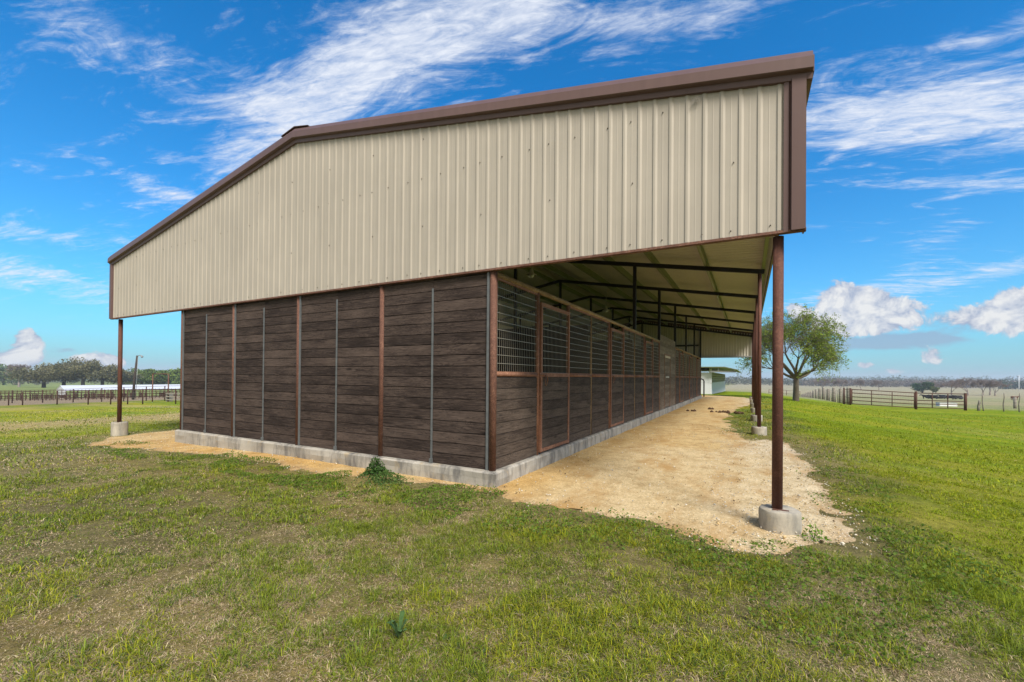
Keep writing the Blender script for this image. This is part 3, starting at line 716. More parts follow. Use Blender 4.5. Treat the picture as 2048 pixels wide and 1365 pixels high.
# outer posts with concrete footings
def footing(x, y, z0, z1, r_, parent):
    b = MB(); n = 28; rows = [(z0, 1.0), (z1-.12, 1.0), (z1-.04, .995), (z1-.008, .975), (z1, .93), (z1-.004, .0)]; vs_ = []
    for j, (z_, k_) in enumerate(rows):
        for i in range(n):
            a_ = 2*math.pi*i/n; rr = r_*k_*(1+(vnoise(i*.6+x*3, j*1.7+y, 8)-.5)*.05)
            vs_.append((x+math.cos(a_)*rr, y+math.sin(a_)*rr, z_+(vnoise(i*.9, y+x, 3)-.5)*.012*(j > 1)))
    fs = [(j*n+i, j*n+(i+1) % n, (j+1)*n+(i+1) % n, (j+1)*n+i) for j in range(len(rows)-1) for i in range(n)]
    b.add(vs_, fs, None, 0, True); return b.build('concrete_footing', MT['conc2'], parent)
for i, y_ in enumerate([.03]+FR):
    for xx in (2.925, -10.30):
        m_ = MT['rustpit']; zt = rz(xx)-.29 if i else GB-.03
        zb = .19 if xx > 0 else .175
        b = MB(); b.tube([(xx, y_, zb-.02), (xx, y_, zt)], .042, 16); po = b.build('outer_post', m_, barn)
        footing(xx+(.02 if i == 0 else 0), y_, -.5, zb, .162 if xx > 0 else .155, po)
        b = MB(); b.box((xx-.035, y_-.075, zb-.006), (xx+.085, y_-.035, zb+.004)); b.build('base_plate', MT['rust'], po)
# board wall of one bay (front/back), boards along X
def board_rows(b, x0, x1, z0, z1, y0, y1, bh=.1397, splits=()):
    z_ = z0
    while z_ < z1-.01:
        zt = min(z_+bh-.008, z1); cuts = [x0]+list(splits)+[x1]
        for a_, c_ in zip(cuts[:-1], cuts[1:]):
            j = random.uniform(-.0025, .0025)
            b.box((a_+.001, y0+j, z_+random.uniform(0, .002)), (c_-.001, y1+j, zt), 0)
        b.box((x0, (y0+y1)/2-.002, zt-.012), (x1, (y0+y1)/2+.002, min(zt+.014, z1+.003)), 0, 0.0)
        z_ += bh
for k in range(4):
    for yy, s in ((0, 1), (LEN, -1)):
        x1 = -k*6*F4/4*1.0; x1 = -k*1.8288; x0 = x1-1.8288
        b = MB(); board_rows(b, x0+.02, x1-.02, SL+.006, 2.64, yy-.018, yy+.018, splits=((x0+x1)/2,)); b.build('board_wall', MT['boards'], barn)
        if s > 0:
            xm = (x0+x1)/2; b = MB()
            b.box((xm-.014, -.034, SL+.004), (xm+.014, -.026, 2.47)); b.box((xm-.022, -.05, SL+.002), (xm+.022, -.026, SL+.06))
            for z_ in np.arange(.5, 2.4, .42): b.tube([(xm, -.034, z_), (xm, -.042, z_)], .006, 6)
            b.build('batten_strap', MT['strap'], barn)
            b = MB(); xs_ = x1-.062 if k == 0 else x0+.056
            b.box((xs_-.015, -.040, SL+.002), (xs_+.015, -.022, 2.60)); b.build('channel_strip', MT['strap'], barn)
for k in range(5):
    for yy in (0, LEN):
        xx = -k*1.8288; b = MB(); b.tube([(xx, yy-(.008 if yy == 0 else -.008), SL), (xx, yy-(.008 if yy == 0 else -.008), 2.64)], .040 if k else .044, 14); b.build('wall_post', MT['rust'], barn)
# ---- side wall pieces, built once for the right side then copied
ZM = 1.36; ZH = 2.575
def boards_side(b, y0, y1, z0, z1, bh=.1397, thick=.018):
    z_ = z0
    while z_ < z1-.01:
        zt = min(z_+bh-.008, z1); j = random.uniform(-.002, .002)
        b.box((-thick+j, y0, z_), (thick+j, y1, zt), 1); b.box((-.004, y0+.002, zt-.012), (.004, y1-.002, min(zt+.014, z1)), 1, 0.0); z_ += bh
def screen(name, y0, y1, z0, z1, parent):
    b = MB(); t_ = .0020
    ny_ = int((y1-y0)/.0508); 
    for i in range(ny_+1):
        y_ = y0+(y1-y0)*i/ny_; b.box((-t_, y_-t_, z0), (t_, y_+t_, z1))
    nz = int((z1-z0)/.1)
    for i in range(nz+1):
        z_ = z0+(z1-z0)*i/nz; b.box((t_, y0, z_-.0038), (t_*3.0, y1, z_+.0036))
    return b.build(name, MT['wire'], parent)
def panel_bay():
    b = MB(); boards_side(b, .03, F4-.03, SL+.006, ZM-.03); lo = b.build('board_panel', MT['stallwood'], barn)
    up = screen('wire_screen', .035, F4-.035, ZM+.03, 2.53, barn)
    b = MB(); b.box((-.012, .03, ZM+.022), (.012, F4-.03, ZM+.036)); b.box((-.012, .03, 2.515), (.012, F4-.03, 2.54)); b.build('screen_frame', MT['stallrust'], up)
    b = MB(); b.tube([(0, .03, ZM), (0, F4-.03, ZM)], .030, 10); rl = b.build('mid_rail', MT['stallrust'], barn)
    return [lo, up, rl]
def door_bay():
    b = MB(); y0, y1 = .040, F4-.036; z0, z1 = SL+.03, 2.42; xo = .026; t_ = .024
    for (a_, c_) in (((y0, z0), (y1, z0+.05)), ((y0, z1-.05), (y1, z1)), ((y0, ZM-.03), (y1, ZM+.03))):
        b.box((xo-t_, a_[0]+.05, a_[1]), (xo+t_, c_[0]-.05, c_[1]))
    b.box((xo-t_, y0, z0), (xo+t_, y0+.05, z1)); b.box((xo-t_, y1-.05, z0), (xo+t_, y1, z1))
    fr = b.build('stall_door', MT['stallrust'], barn)
    b = MB(); boards_side(b, y0+.052, y1-.052, z0+.052, ZM-.032); 
    o = b.build('door_boards', MT['stallwood'], fr); o.location = (xo-.004, 0, 0)
    o = screen('door_screen', y0+.055, y1-.055, ZM+.032, z1-.055, fr); o.location = (xo, 0, 0)
    b = MB(); b.tube([(.055, .0, ZM-.005), (.055, .26, ZM-.005)], .010, 7); b.tube([(.055, .15, ZM-.005), (.095, .16, ZM-.02), (.10, .17, ZM-.09)], .007, 6)
    pts = [(.062, .20+.035*math.sin(a_), ZM-.085+.075*math.cos(a_)) for a_ in np.linspace(0, 6.283, 13)]
    b.tube(pts, .004, 5, False); b.box((.03, .0, ZM-.035), (.052, .035, ZM+.03)); b.build('door_latch', MT['stallrust'], fr)
    b = MB()
    for z_ in (.55, 2.1): b.tube([(.03, y1+.005, z_-.05), (.03, y1+.005, z_+.05)], .014, 8)
    b.build('door_hinge', MT['stallrust'], fr)
    return [fr]
def vpost(r_, m, name='stall_post'):
    b = MB(); b.tube([(0, 0, SL), (0, 0, ZH-.02)], r_, 10); return b.build(name, MT[m], barn)
P_ = panel_bay(); D_ = door_bay(); PO = vpost(.034, 'stallrust'); PT = vpost(.022, 'olive')
def place(objs, i, left):
    for o in objs:
        c = copy_tree(o, barn)
        if not left: c.location = (0, i*F4, 0)
        else: c.location = (-WID, LEN-i*F4, 0); c.rotation_euler = (0, 0, math.pi)
def side(left):
    for i in range(21):
        if 9 <= i < 12: continue
        place(D_ if i % 3 == 1 else P_, i, left)
    for i in range(1, 21):
        if i in (10, 11): continue
        place([PT if i % 3 == 0 and i not in (9, 12) else PO], i, left)
side(False); side(True)
for o in P_+D_+[PO, PT]:
    for ch in list(o.children): bpy.data.objects.remove(ch)
    bpy.data.objects.remove(o)
for xx in (0, -WID):
    for (a_, c_) in ((.03, 9*F4), (12*F4, LEN-.03)):
        b = MB(); b.tube([(xx, a_, ZH), (xx, c_, ZH)], .036, 12); b.build('header_pipe', MT['olive'], barn)
# tack room: full-height pale boards with a plank door
for xx, s in ((0, 1), (-WID, -1)):
    y0, y1 = 9*F4+.03, 12*F4-.03; b = MB(); z_ = SL+.006
    while z_ < 2.80:
        zt = min(z_+.135, 2.82)
        for (a_, c_) in ((y0, y0+.95), (y0+2.28, y1)) if z_ < 2.15 else ((y0, y1),):
            b.box((xx-.02, a_, z_), (xx+.02+random.uniform(0, .004), c_, zt), 1)
        z_ += .1397
    tk = b.build('tack_room_wall', MT['paleboards'], barn)
    b = MB(); z_ = SL+.03
    while z_ < 2.12: b.box((xx-.012, y0+1.0, z_), (xx+.016, y0+2.23, min(z_+.135, 2.15)), 1); z_ += .1397
    dr = b.build('tack_door', MT['paleboards'], barn)
    b = MB(); b.box((xx+s*.02-.012, y0+.955, SL), (xx+s*.02+.012, y0+1.0, 2.2)); b.box((xx+s*.02-.012, y0+2.232, SL), (xx+s*.02+.012, y0+2.278, 2.2)); b.box((xx+s*.02-.012, y0+1.0, 2.155), (xx+s*.02+.012, y0+2.23, 2.2)); b.build('door_frame', MT['stallrust'], dr)
    b = MB(); b.box((xx+s*.03-.01, y0+1.04, 2.06), (xx+s*.03+.01, y0+2.18, 2.14)); b.build('lintel_board', simple('pale_lintel', (.55, .46, .36), .8), dr)
    b = MB(); b.box((xx+s*.035-.01, y0+1.2, 1.32), (xx+s*.035+.01, y0+1.9, 1.37)); b.build('door_bar', simple('pale_bar', (.6, .56, .5), .6), dr)
    for yy in (y0-.02, y1+.02): b = MB(); b.tube([(xx, yy, SL), (xx, yy, 2.72)], .028, 10); b.build('stall_post', MT['stallrust'], barn)
# partitions between the stalls and the middle wall
for k in range(1, 7):
    for s in (1, -1):
        b = MB(); y_ = k*3*F4; x0, x1 = (-WID/2+.06, -.05) if s > 0 else (-WID+.05, -WID/2-.06)
        board_rows(b, x0, x1, SL+.006, 2.35, y_-.018, y_+.018, .1397); b.build('stall_partition', MT['darkwood'], barn)
b = MB()
for k in range(7):
    z_ = SL+.006
    while z_ < 2.5: b.box((-WID/2-.018, k*3*F4+.045, z_), (-WID/2+.018, (k+1)*3*F4-.045, z_+.134), 1); z_ += .1397
b.build('middle_wall', MT['darkwood'], barn)
# barn lamps
for i, (y_, lab) in enumerate([(4.73, 'nearest round metal barn lamp hanging over the first stall'), (10.85, 'second round metal barn lamp, hanging in line behind the nearest one'), (14.83, 'farthest small barn lamp under the roof near the tack room')]):
    o = empty('barn_lamp', (-1.83, y_, 3.78), 0, lab, 'lamp', 'lamps under the barn roof')
    b = MB(); b.tube([(0, 0, .04), (0, 0, .72)], .008, 6); b.build('rod', MT['galv'], o)
    b = MB(); b.tube([(0, 0, .10), (0, 0, .04), (0, 0, -.0), (0, 0, -.03)], [.03, .05, .06, .12], 14, False); b.tube([(0, 0, -.03), (0, 0, -.06)], [.125, .13], 14, False); b.build('lamp_shade', MT['lamp'], o)
    b = MB(); b.tube([(0, 0, -.02), (0, 0, -.07), (0, 0, -.12)], [.06, .065, .02], 12); b.build('bulb', MT['glass'], o)
# twig of a bird nest stuck under the rake trim
b = MB()
for k in range(13): 
    a_ = random.uniform(-1.2, 1.2); L_ = random.uniform(.03, .11); b.tube([(0, 0, 0), (math.sin(a_)*L_, -.01, -math.cos(a_)*L_*.8)], .0016, 3, False)
o = b.build('twig_bunch', MT['oldwood']); o.location = (2.27, YF-.024, rz(2.27)-.235); tag(o, 'little bunch of dry twigs stuck under the brown rake trim', 'twigs')
# ------------------------------------------------------------------ trees
def grow(trunk_h, trunk_r, height, spread, levels, seed, nchild=(3, 4), up=.35, lean=(0, 0), forks=None, twig=.012, sides=(8, 6, 5, 4, 3, 3)):
    """returns MB with trunk+limbs, and branch tip/segment points for foliage"""
    rr = random.Random(seed); b = MB(); tips = []
    def branch(p, d, L, r_, lv):
        n = 5 if lv < 2 else 3; pts = [p.copy()]; q = p.copy(); dd = d.copy()
        for i in range(n):
            dd = (dd+Vector((rr.gauss(0, .13), rr.gauss(0, .13), rr.gauss(0, .08)+up*.12))).normalized(); q = q+dd*(L/n); pts.append(q.copy())
        rad = [max(twig*.6, r_*(1-.45*i/n)) for i in range(n+1)]
        b.tube(pts, rad, sides[min(lv, 5)], False)
        if lv >= levels-2: tips.extend([(x.copy(), lv) for x in pts[1:]])
        if lv < levels:
            k = rr.randint(*nchild)
            for i in range(k):
                f = .45+.55*(i+.5)/k if lv > 0 else 1.0
                j = min(n, max(1, int(round(f*n)))); s_ = pts[j]
                ax = dd.cross(Vector((rr.gauss(0, 1), rr.gauss(0, 1), rr.gauss(0, 1)))).normalized()
                ang = R(rr.uniform(22, 52)); nd = Matrix.Rotation(ang, 3, ax) @ dd
                nd = Vector((nd.x*spread, nd.y*spread, nd.z+up*.35)).normalized()
                branch(s_, nd, L*rr.uniform(.58, .82), rad[j]*rr.uniform(.5, .72), lv+1)
    base_pts = [Vector((0, 0, -.3)), Vector((0, 0, 0)), Vector((lean[0]*.3, lean[1]*.3, trunk_h*.5)), Vector((lean[0], lean[1], trunk_h))]
    b.tube(base_pts, [trunk_r*1.35, trunk_r*1.2, trunk_r, trunk_r*.95], 10)
    fk = forks or [((rr.uniform(-.6, .6), rr.uniform(-.6, .6), 1), .7) for _ in range(3)]
    L0 = (height-trunk_h)*.50
    for d_, q in fk: branch(base_pts[-1]-Vector((0, 0, .05)), Vector(d_).normalized(), L0*q*1.3, trunk_r*.55, 0)
    return b, tips
bark = simple('bark', (.14, .115, .09), .95, 0, .45, 9, .9)
barkf = simple('bark_far', (.23, .20, .185), .95, 0, .25, 3, 0)
barkd = simple('bark_dark', (.07, .062, .055), .95, 0, .3, 3, 0)
# main tree right of the barn
h_, dep = hit(1592, 812, 20); h_ = at_depth(1592, 31.0)
tree = empty('broadleaf_tree', h_, 0, 'lone leafy green tree with forked grey trunk on the lawn beside the barn', 'tree')
H_ = 7.6
b, tips = grow(2.55, .30, H_, 1.1, 4, 11, (4, 5), .42, (0.02, 0), [((-.72, -.35, 1), 1.0), ((-.12, .25, 1), 1.0), ((.55, .3, 1), 1.05), ((-.30, -.55, .8), .85), ((.30, -.6, .9), .9), ((-.9, .2, .55), .85), ((-1, -.2, .28), .8), ((1, .25, .34), .85), ((.5, -.9, .35), .8)], .010)
SC_ = np.array([.59, .59, .64])
b.v = [(v_[0]*.59, v_[1]*.59, v_[2]*.64) for v_ in b.v]
b.build('trunk', bark, tree)
TP = np.array([tuple(q) for q, lv in tips])*SC_; print('tips', len(TP), TP.min(0), TP.max(0))
rr_ = np.hypot(TP[:, 0], TP[:, 1])
tw = MB(); PP = []
outer = [i for i in range(len(TP))]; rt = random.Random(5); rt.shuffle(outer)
for i in outer[:1250]:
    p = Vector(TP[i]); ro = math.hypot(p.x, p.y); d_ = Vector((p.x, p.y, 0)); d_ = d_.normalized() if ro > .2 else Vector((rt.gauss(0, 1), rt.gauss(0, 1), 0)).normalized()
    d_ = (d_*rt.uniform(.2, 1)+Vector((rt.gauss(0, .6), rt.gauss(0, .6), rt.uniform(-.2, .9)))).normalized()
    L_ = rt.uniform(.35, .8); dr = rt.uniform(0, 1.0 if p.z > 2.6 else 1.6)*min(1, max(0, (ro-1.0)/1.2)); pts = [p+d_*L_*f-Vector((0, 0, dr*f*f)) for f in (0, .33, .66, 1)]
    if pts[-1].z < 1.35: continue
    tw.tube(pts, [.011, .008, .006, .004], 3, False)
    for k in range(20):
        f = rt.uniform(.1, 1.05); q = p+d_*L_*f-Vector((0, 0, dr*f*f)); PP.append((q.x+rt.gauss(0, .065), q.y+rt.gauss(0, .065), q.z+rt.gauss(0, .06)))
tw.build('twigs', bark, tree); P = np.array(PP)
cl = fbm(P[:, 0]*1.1+P[:, 2], P[:, 1]*1.1+P[:, 2]*.7, 101, 3)[:, None]; u = rng.random((len(P), 1))
lc = (np.array([.11, .18, .025])*(1-cl)+np.array([.33, .40, .06])*cl)*(.7+.6*u)
leaf_obj('crown', P, .115, lc, tree, nrm_up=.2, asp=.5)

def dense_tree(name, loc, w_, h_, n, size, c0, c1, label, group, seed, trunk=.35, m=barkd, base=.22, dep=None, lobes=9):
    o = empty(name, loc, 0, label, 'tree', group); rr = random.Random(seed)
    b = MB(); b.tube([(0, 0, -.6), (0, 0, h_*.18), (w_*.03, 0, h_*.32)], [trunk*1.2, trunk, trunk*.8], 7)
    tops = []
    for i in range(lobes):
        a_ = rr.uniform(0, 6.28); rr2 = rr.uniform(.1, .36)*w_; zz_ = h_*rr.uniform(base+.22, .80)
        zz_ = min(zz_, h_*(.86-.35*(rr2/w_/.36)**2))
        tops.append((math.cos(a_)*rr2, math.sin(a_)*rr2, zz_, rr.uniform(.13, .22)*w_))
        b.tube([(w_*.02, 0, h_*.28), (math.cos(a_)*rr2*.5, math.sin(a_)*rr2*.5, h_*.36+zz_*.2), (math.cos(a_)*rr2, math.sin(a_)*rr2, zz_)], [trunk*.55, trunk*.35, trunk*.12], 5, False)
    b.build('trunk', m, o); PP = []; 
    for (x_, y_, z_, r_) in tops:
        k = n//lobes; q = rng.normal(size=(k, 3)); q /= np.linalg.norm(q, axis=1, keepdims=True); q *= (rng.random((k, 1))**.45)*r_; q[:, 2] *= .62
        PP.append(q+np.array([x_, y_, z_]))
    P = np.concatenate(PP); P = P+(fbm(P[:, 0]*.8+P[:, 2], P[:, 1]*.8, seed, 3)[:, None]-.5)*w_*.08
    g = fbm(P[:, 0]*.5+P[:, 2]*.6, P[:, 1]*.5-P[:, 2]*.3, seed+5, 3)[:, None]
    cc_ = (np.array(c0)*(1-g)+np.array(c1)*g)*rng.uniform(.6, 1.4, (len(P), 1))
    leaf_obj('crown', P, size, cc_, o, MT['crown'], nrm_up=.2, asp=.9); return o
def bare_tree(name, loc, h_, seed, label, group, m=barkf, spread=1.25, tw=.03, fog=True):
    o = empty(name, loc, 0, label, 'tree', group); 
    b, tips = grow(h_*.20, h_*.036, h_, spread, 4, seed, (3, 4), .25, (0, 0), None, tw, (6, 4, 3, 3, 3)); mz = max(v_[2] for v_ in b.v); s_ = h_*.93/mz; b.v = [(v_[0]*s_*1.15, v_[1]*s_*1.15, v_[2]*s_) for v_ in b.v]; b.build('trunk', m, o)
    TP = np.array([tuple(q) for q, lv in tips])*s_*np.array([1.15, 1.15, 1]); n = 3500; k = rng.integers(0, len(TP), n)
    a_ = TP[k]; dr = rng.normal(size=(n, 3)); dr[:, 2] = np.abs(dr[:, 2])*.7; dr /= np.linalg.norm(dr, axis=1, keepdims=True)
    L_ = rng.uniform(.4, 1.0, (n, 1))*h_*.08; sd = np.cross(dr, rng.normal(size=(n, 3))); sd /= np.linalg.norm(sd, axis=1, keepdims=True)
    V = np.stack([a_-sd*tw*.8, a_+sd*tw*.8, a_+dr*L_], 1).reshape(-1, 3)
    c_ = np.broadcast_to(np.array([.23, .19, .18]), (len(V), 3))
    np_obj('twigs', V, [np.arange(n*3).reshape(-1, 3)], MT['crown'], o, {'Col': ('FLOAT_COLOR', np.concatenate([c_, np.ones((len(c_), 1))], -1))}); return o
# live oaks on the left
OG = 'old live oaks beyond the corral'
OC0, OC1 = (.075, .085, .045), (.23, .21, .11)
for i, (px, d_, w_, h_, lab) in enumerate([(88, 205, 24, 13.2, 'leftmost wide live oak beyond the white cattle shed'), (128, 212, 26, 15.6, 'broad tall live oak second from the left, above the end of the white shed roof'), (166, 206, 22, 15.8, 'tallest live oak, in the middle of the oak group'),
        (205, 214, 21, 14.6, 'live oak just left of the outer barn post'), (243, 224, 20, 12.6, 'greyish live oak right of the outer barn post, behind the light pole')]):
    dense_tree('live_oak', at_depth(px, d_), w_, h_, 7000, .62, OC0, OC1, lab, OG, 200+i, .7, lobes=16, base=.12)
LG = 'light green trees left of the barn wall'
for i, (px, d_, w_, h_, lab) in enumerate([(285, 250, 20, 13.0, 'grey-green tree right of the light pole'), (313, 235, 17, 13.2, 'fresh green tree directly behind the tall pipe frame'), (345, 240, 20, 13.5, 'fresh green tree touching the left edge of the barn wall'), (380, 245, 20, 13.0, 'fresh green tree mostly hidden behind the barn wall')]):
    dense_tree('green_tree', at_depth(px, d_), w_, h_, 5500, .75, (.05, .085, .022), (.17, .24, .05), lab, LG, 230+i, .5, lobes=12, base=.05)
dense_tree('green_tree', at_depth(8, 300), 34, 15, 4500, .9, (.06, .10, .04), (.13, .19, .07), 'rounded green tree at the left edge of the photo', 'trees at the far left', 240, .6, lobes=12, base=.05)
bare_tree('bare_tree', at_depth(38, 215), 12.5, 251, 'grey leafless tree left of the live oaks', 'leafless trees in the pastures', tw=.08)
# right side trees in the paddock
for i, (px, d_, h_, lab) in enumerate([(1645, 330, 9.5, 'leafless tree seen just right of the lawn tree trunk'), (1682, 320, 9.5, 'leafless tree above the end of the wooden post fence'), (1722, 330, 9.0, 'leafless tree above the left part of the pipe gate'), (1758, 350, 9.0, 'leafless tree above the middle of the pipe gate'),
        (1903, 215, 8.4, 'leafless tree left of the three bare trees beyond the wire fence'), (1936, 205, 9.4, 'pale-limbed leafless tree directly above the right gate post'), (1966, 210, 9.2, 'leafless tree above the wire fence, second of the bare group'), (1980, 222, 9.0, 'leafless tree in the bare group, right of the forked fence stake'), (1990, 208, 8.2, 'spreading leafless tree at the right end of the bare group'), (1872, 260, 7.5, 'thin leafless tree right of the round evergreen')]):
    bare_tree('bare_tree', at_depth(px, d_), h_, 300+i*3, lab, 'leafless trees in the pastures', spread=1.4 if i > 3 else 1.2, tw=.075 if i > 3 else .11)
dense_tree('evergreen_tree', at_depth(1845, 262), 12.5, 7.8, 3600, .5, (.022, .06, .028), (.055, .12, .05), 'round dark evergreen in the pasture behind the pipe gate', None, 330, .4, lobes=12, base=.02)
dense_tree('green_bush', at_depth(1866, 258), 6.5, 4.8, 1500, .5, (.08, .12, .04), (.16, .20, .08), 'small yellow-green bush touching the right side of the round evergreen', None, 331, .2, lobes=7, base=.0)
# distant woods: one mass
PP = []; CC = []
def wood_line(px0, px1, d0, d1, n, h0, h1, cA, cB, q=190):
    for i in range(n):
        px = px0+(px1-px0)*(i+rng.random())/n; d_ = rng.uniform(d0, d1); g = at_depth(px, d_); w_ = rng.uniform(7, 14)*d_/600+4; h_ = rng.uniform(h0, h1)
        v = rng.normal(size=(q, 3)); v /= np.linalg.norm(v, axis=1, keepdims=True); v *= rng.random((q, 1))**.4
        PP.append(v*np.array([w_*.5, w_*.5, h_*.52])+np.array([g.x, g.y, g.z+h_*.5])); f = rng.random()
        c_ = np.array(cA)*(1-f)+np.array(cB)*f; CC.append(np.broadcast_to(c_, (q, 3))*rng.uniform(.65, 1.35, (q, 1)))
wood_line(1380, 1700, 620, 760, 70, 10, 14, (.055, .075, .05), (.13, .14, .09))
wood_line(1600, 2250, 560, 720, 150, 9, 13, (.16, .13, .12), (.17, .15, .12))
wood_line(1640, 2250, 760, 980, 110, 13, 21, (.045, .085, .05), (.11, .12, .10))
wood_line(2000, 2250, 480, 600, 30, 8, 12, (.04, .075, .045), (.07, .10, .06))
wood_line(-420, 420, 420, 560, 110, 10, 14, (.07, .10, .06), (.15, .16, .12))
wood_line(-420, 100, 330, 420, 24, 8, 11, (.12, .12, .10), (.15, .15, .12))
wood_line(420, 1380, 560, 760, 70, 10, 14, (.06, .08, .05), (.12, .13, .09), 50)
P = np.concatenate(PP); CC = np.concatenate(CC)
tag(leaf_obj('distant_woods', P, 1.7, CC, None, MT['crown'], nrm_up=.2, asp=.8), 'hazy line of distant woods along the horizon', 'woods', kind='stuff')

# ------------------------------------------------------------------ fences and yard things
def post_line(pts_px, dmin, hgt, rad, m, name, label, cat, rails=(), wires=(), group=None, prof='round', part='post', railr=.022, dr=None, lean=0, jit=0):
    loc = [hit(px, py, dmin)[0] for px, py in pts_px] if dr is None else [at_depth(px, d_) for px, d_ in zip([q[0] for q in pts_px], dr)]
    o = empty(name, loc[0], 0, label, cat, group); L0 = loc[0]
    tops = []
    for q in loc:
        b = MB(); p0 = q-L0; hh = hgt*(1+random.uniform(-jit, jit)); lx = random.uniform(-lean, lean)
        b.tube([p0-Vector((0, 0, .15)), p0+Vector((lx*.5, 0, hh*.5)), p0+Vector((lx, 0, hh))], [rad, rad, rad*.95], 8); b.build(part, m, o); tops.append(p0)
    for z_ in rails:
        b = MB(); b.tube([t_+Vector((0, 0, z_)) for t_ in tops], railr, 6); b.build('rail', m, o)
    if wires:
        b = MB()
        for z_ in wires: b.tube([t_+Vector((0, 0, z_)) for t_ in tops], .006, 3, False)
        b.build('wire', MT['wire'], o)
    return o, loc
# right: row of thick wooden posts with netting
pw = []
np_ = 14
pa = at_depth(1697, 37.5); pb = at_depth(1603, 96)
o = empty('wooden_post_fence', pa, 0, 'row of thick grey wooden posts with net wire running away behind the lawn tree', 'fence')
ts = np.linspace(0, 1, np_)
for i, t_ in enumerate(ts):
    q = pa.lerp(pb, t_); q.z = tz(q.x, q.y); p0 = q-pa; b = MB(); hh = 1.42+random.uniform(-.12, .1); lx = random.uniform(-.03, .03)
    b.tube([p0-Vector((0, 0, .2)), p0+Vector((lx, 0, hh*.5)), p0+Vector((lx, 0, hh-.02)), p0+Vector((lx, 0, hh))], [.15, .14, .135, .11], 9); b.build('post', MT['oldwood'], o)
    if i < np_-1:
        for f in (.33, .66):
            q2 = pa.lerp(pb, t_+f*(ts[1]-ts[0])); q2.z = tz(q2.x, q2.y); p2 = q2-pa; b = MB(); b.tube([p2-Vector((0, 0, .2)), p2+Vector((random.uniform(-.05, .05), 0, 1.25))], [.045, .035], 6); b.build('stay', MT['oldwood'], o)
b = MB()
for z_ in (.15, .35, .55, .75, .95, 1.15):
    b.tube([(lambda q: Vector((q.x, q.y, tz(q.x, q.y)+z_))-pa)(pa.lerp(pb, t_)) for t_ in ts], .008, 3, False)
b.build('net_wire', MT['wire'], o)
# gate set
G = [(1688, 37.0), (1701, 36.6), (1832, 35.6), (1931, 35.0)]
gl = [at_depth(px, d_) for px, d_ in G]
def gatepost(q, h_, r_, lab):
    b = MB(); b.tube([(0, 0, -.2), (0, 0, h_)], r_, 10); b.tube([(0, 0, h_), (0, 0, h_+.015)], r_*1.05, 10); o = b.build('gate_post', MT['gaterust']); o.location = q; return tag(o, lab, 'post', 'rusty pipe gate posts')
gatepost(gl[0], 1.42, .06, 'thin rusty pipe post between the wooden fence and the gate'); gatepost(gl[1], 1.42, .075, 'rusty pipe post at the latch end of the gate')
gatepost(gl[2], 1.46, .09, 'rusty pipe post the gate hangs from'); gatepost(gl[3], 1.40, .10, 'thickest rusty pipe post at the right end of the pipe panel')
b = MB()
for z_ in (1.3, .65, .2): b.tube([(0, 0, z_), gl[1]-gl[0]+Vector((0, 0, z_))], .02, 6)
o = b.build('short_pipe_panel', MT['gaterust']); o.location = gl[0]; tag(o, 'short piece of pipe rail joining the thin post to the gate post', 'fence')
def pipe_panel(a, c, name, label, cat, zs, uprights, ur=.032, rr_=.032, end=True):
    o = empty(name, a, 0, label, cat); d = c-a
    for z_ in zs: b = MB(); b.tube([d*.0+Vector((0, 0, z_)), d+Vector((0, 0, z_))], rr_, 8); b.build('rail', MT['gaterust'], o)
    for f in uprights: b = MB(); b.tube([d*f+Vector((0, 0, zs[-1])), d*f+Vector((0, 0, zs[0]))], ur, 8); b.build('upright', MT['gaterust'], o)
    return o
a = gl[1].lerp(gl[2], .025); c = gl[1].lerp(gl[2], .975)
o = pipe_panel(a, c, 'pipe_gate', 'long rusty pipe farm gate with five rails in the pasture fence', 'gate', (1.34, 1.04, .72, .42, .12), (0, .32, .65, 1), .03)
b = MB()
for k in range(24): f = k/23; d = c-a; b.tube([d*f+Vector((0, 0, .12)), d*f+Vector((0, 0, 1.34))], .005, 3, False)
b.build('wire_mesh', MT['wire'], o)
o = pipe_panel(gl[2].lerp(gl[3], .01), gl[3].lerp(gl[2], .01), 'pipe_fence', 'rusty pipe fence panel right of the farm gate', 'fence', (1.34, .74, .46, .15), (.33, .65), .035)
# wire fence to the right edge
WF = [(1958, 35.0, 0), (1968, 34.8, .05), (2008, 34.4, 0), (2039, 34.0, .0), (2075, 33.6, 0), (2110, 33.2, 0)]
q0 = at_depth(1931, 35.0); o = empty('wire_fence', at_depth(WF[0][0], WF[0][1]), 0, 'sagging wire fence on crooked stakes at the right edge', 'fence'); L0 = o.location.copy(); tp = [q0-L0]
for px, d_, ln in WF:
    p0 = at_depth(px, d_)-L0; tp.append(p0); b = MB(); th_ = {1958: .10, 2075: .1}.get(px, .045); hh = {1958: .85}.get(px, 1.5)
    b.tube([p0-Vector((0, 0, .2)), p0+Vector((-ln-.04, 0, hh*.4)), p0+Vector((-ln*2.2+.02, 0, hh*.75)), p0+Vector((-ln*2, 0, hh))], [th_, th_*.9, th_*.8, th_*.6], 7); b.build('stake', MT['oldwood'], o)
b = MB()
for z_ in (.12, .28, .44, .6, .8, 1.0, 1.25): b.tube([t_+Vector((0, 0, z_)) for t_ in tp], .006, 3, False)
b.build('wire', MT['wire'], o)
for px, d_, lab in ((1831, 52, 'single short wooden post seen through the right pipe panel'), (2030, 41, 'short dark wooden post near the right edge behind the wire fence')):
    b = MB(); b.tube([(0, 0, -.3), (0, 0, 1.1)], [.12, .11], 8); o = b.build('short_post', MT['oldwood']); o.location = at_depth(px, d_); tag(o, lab, 'post')
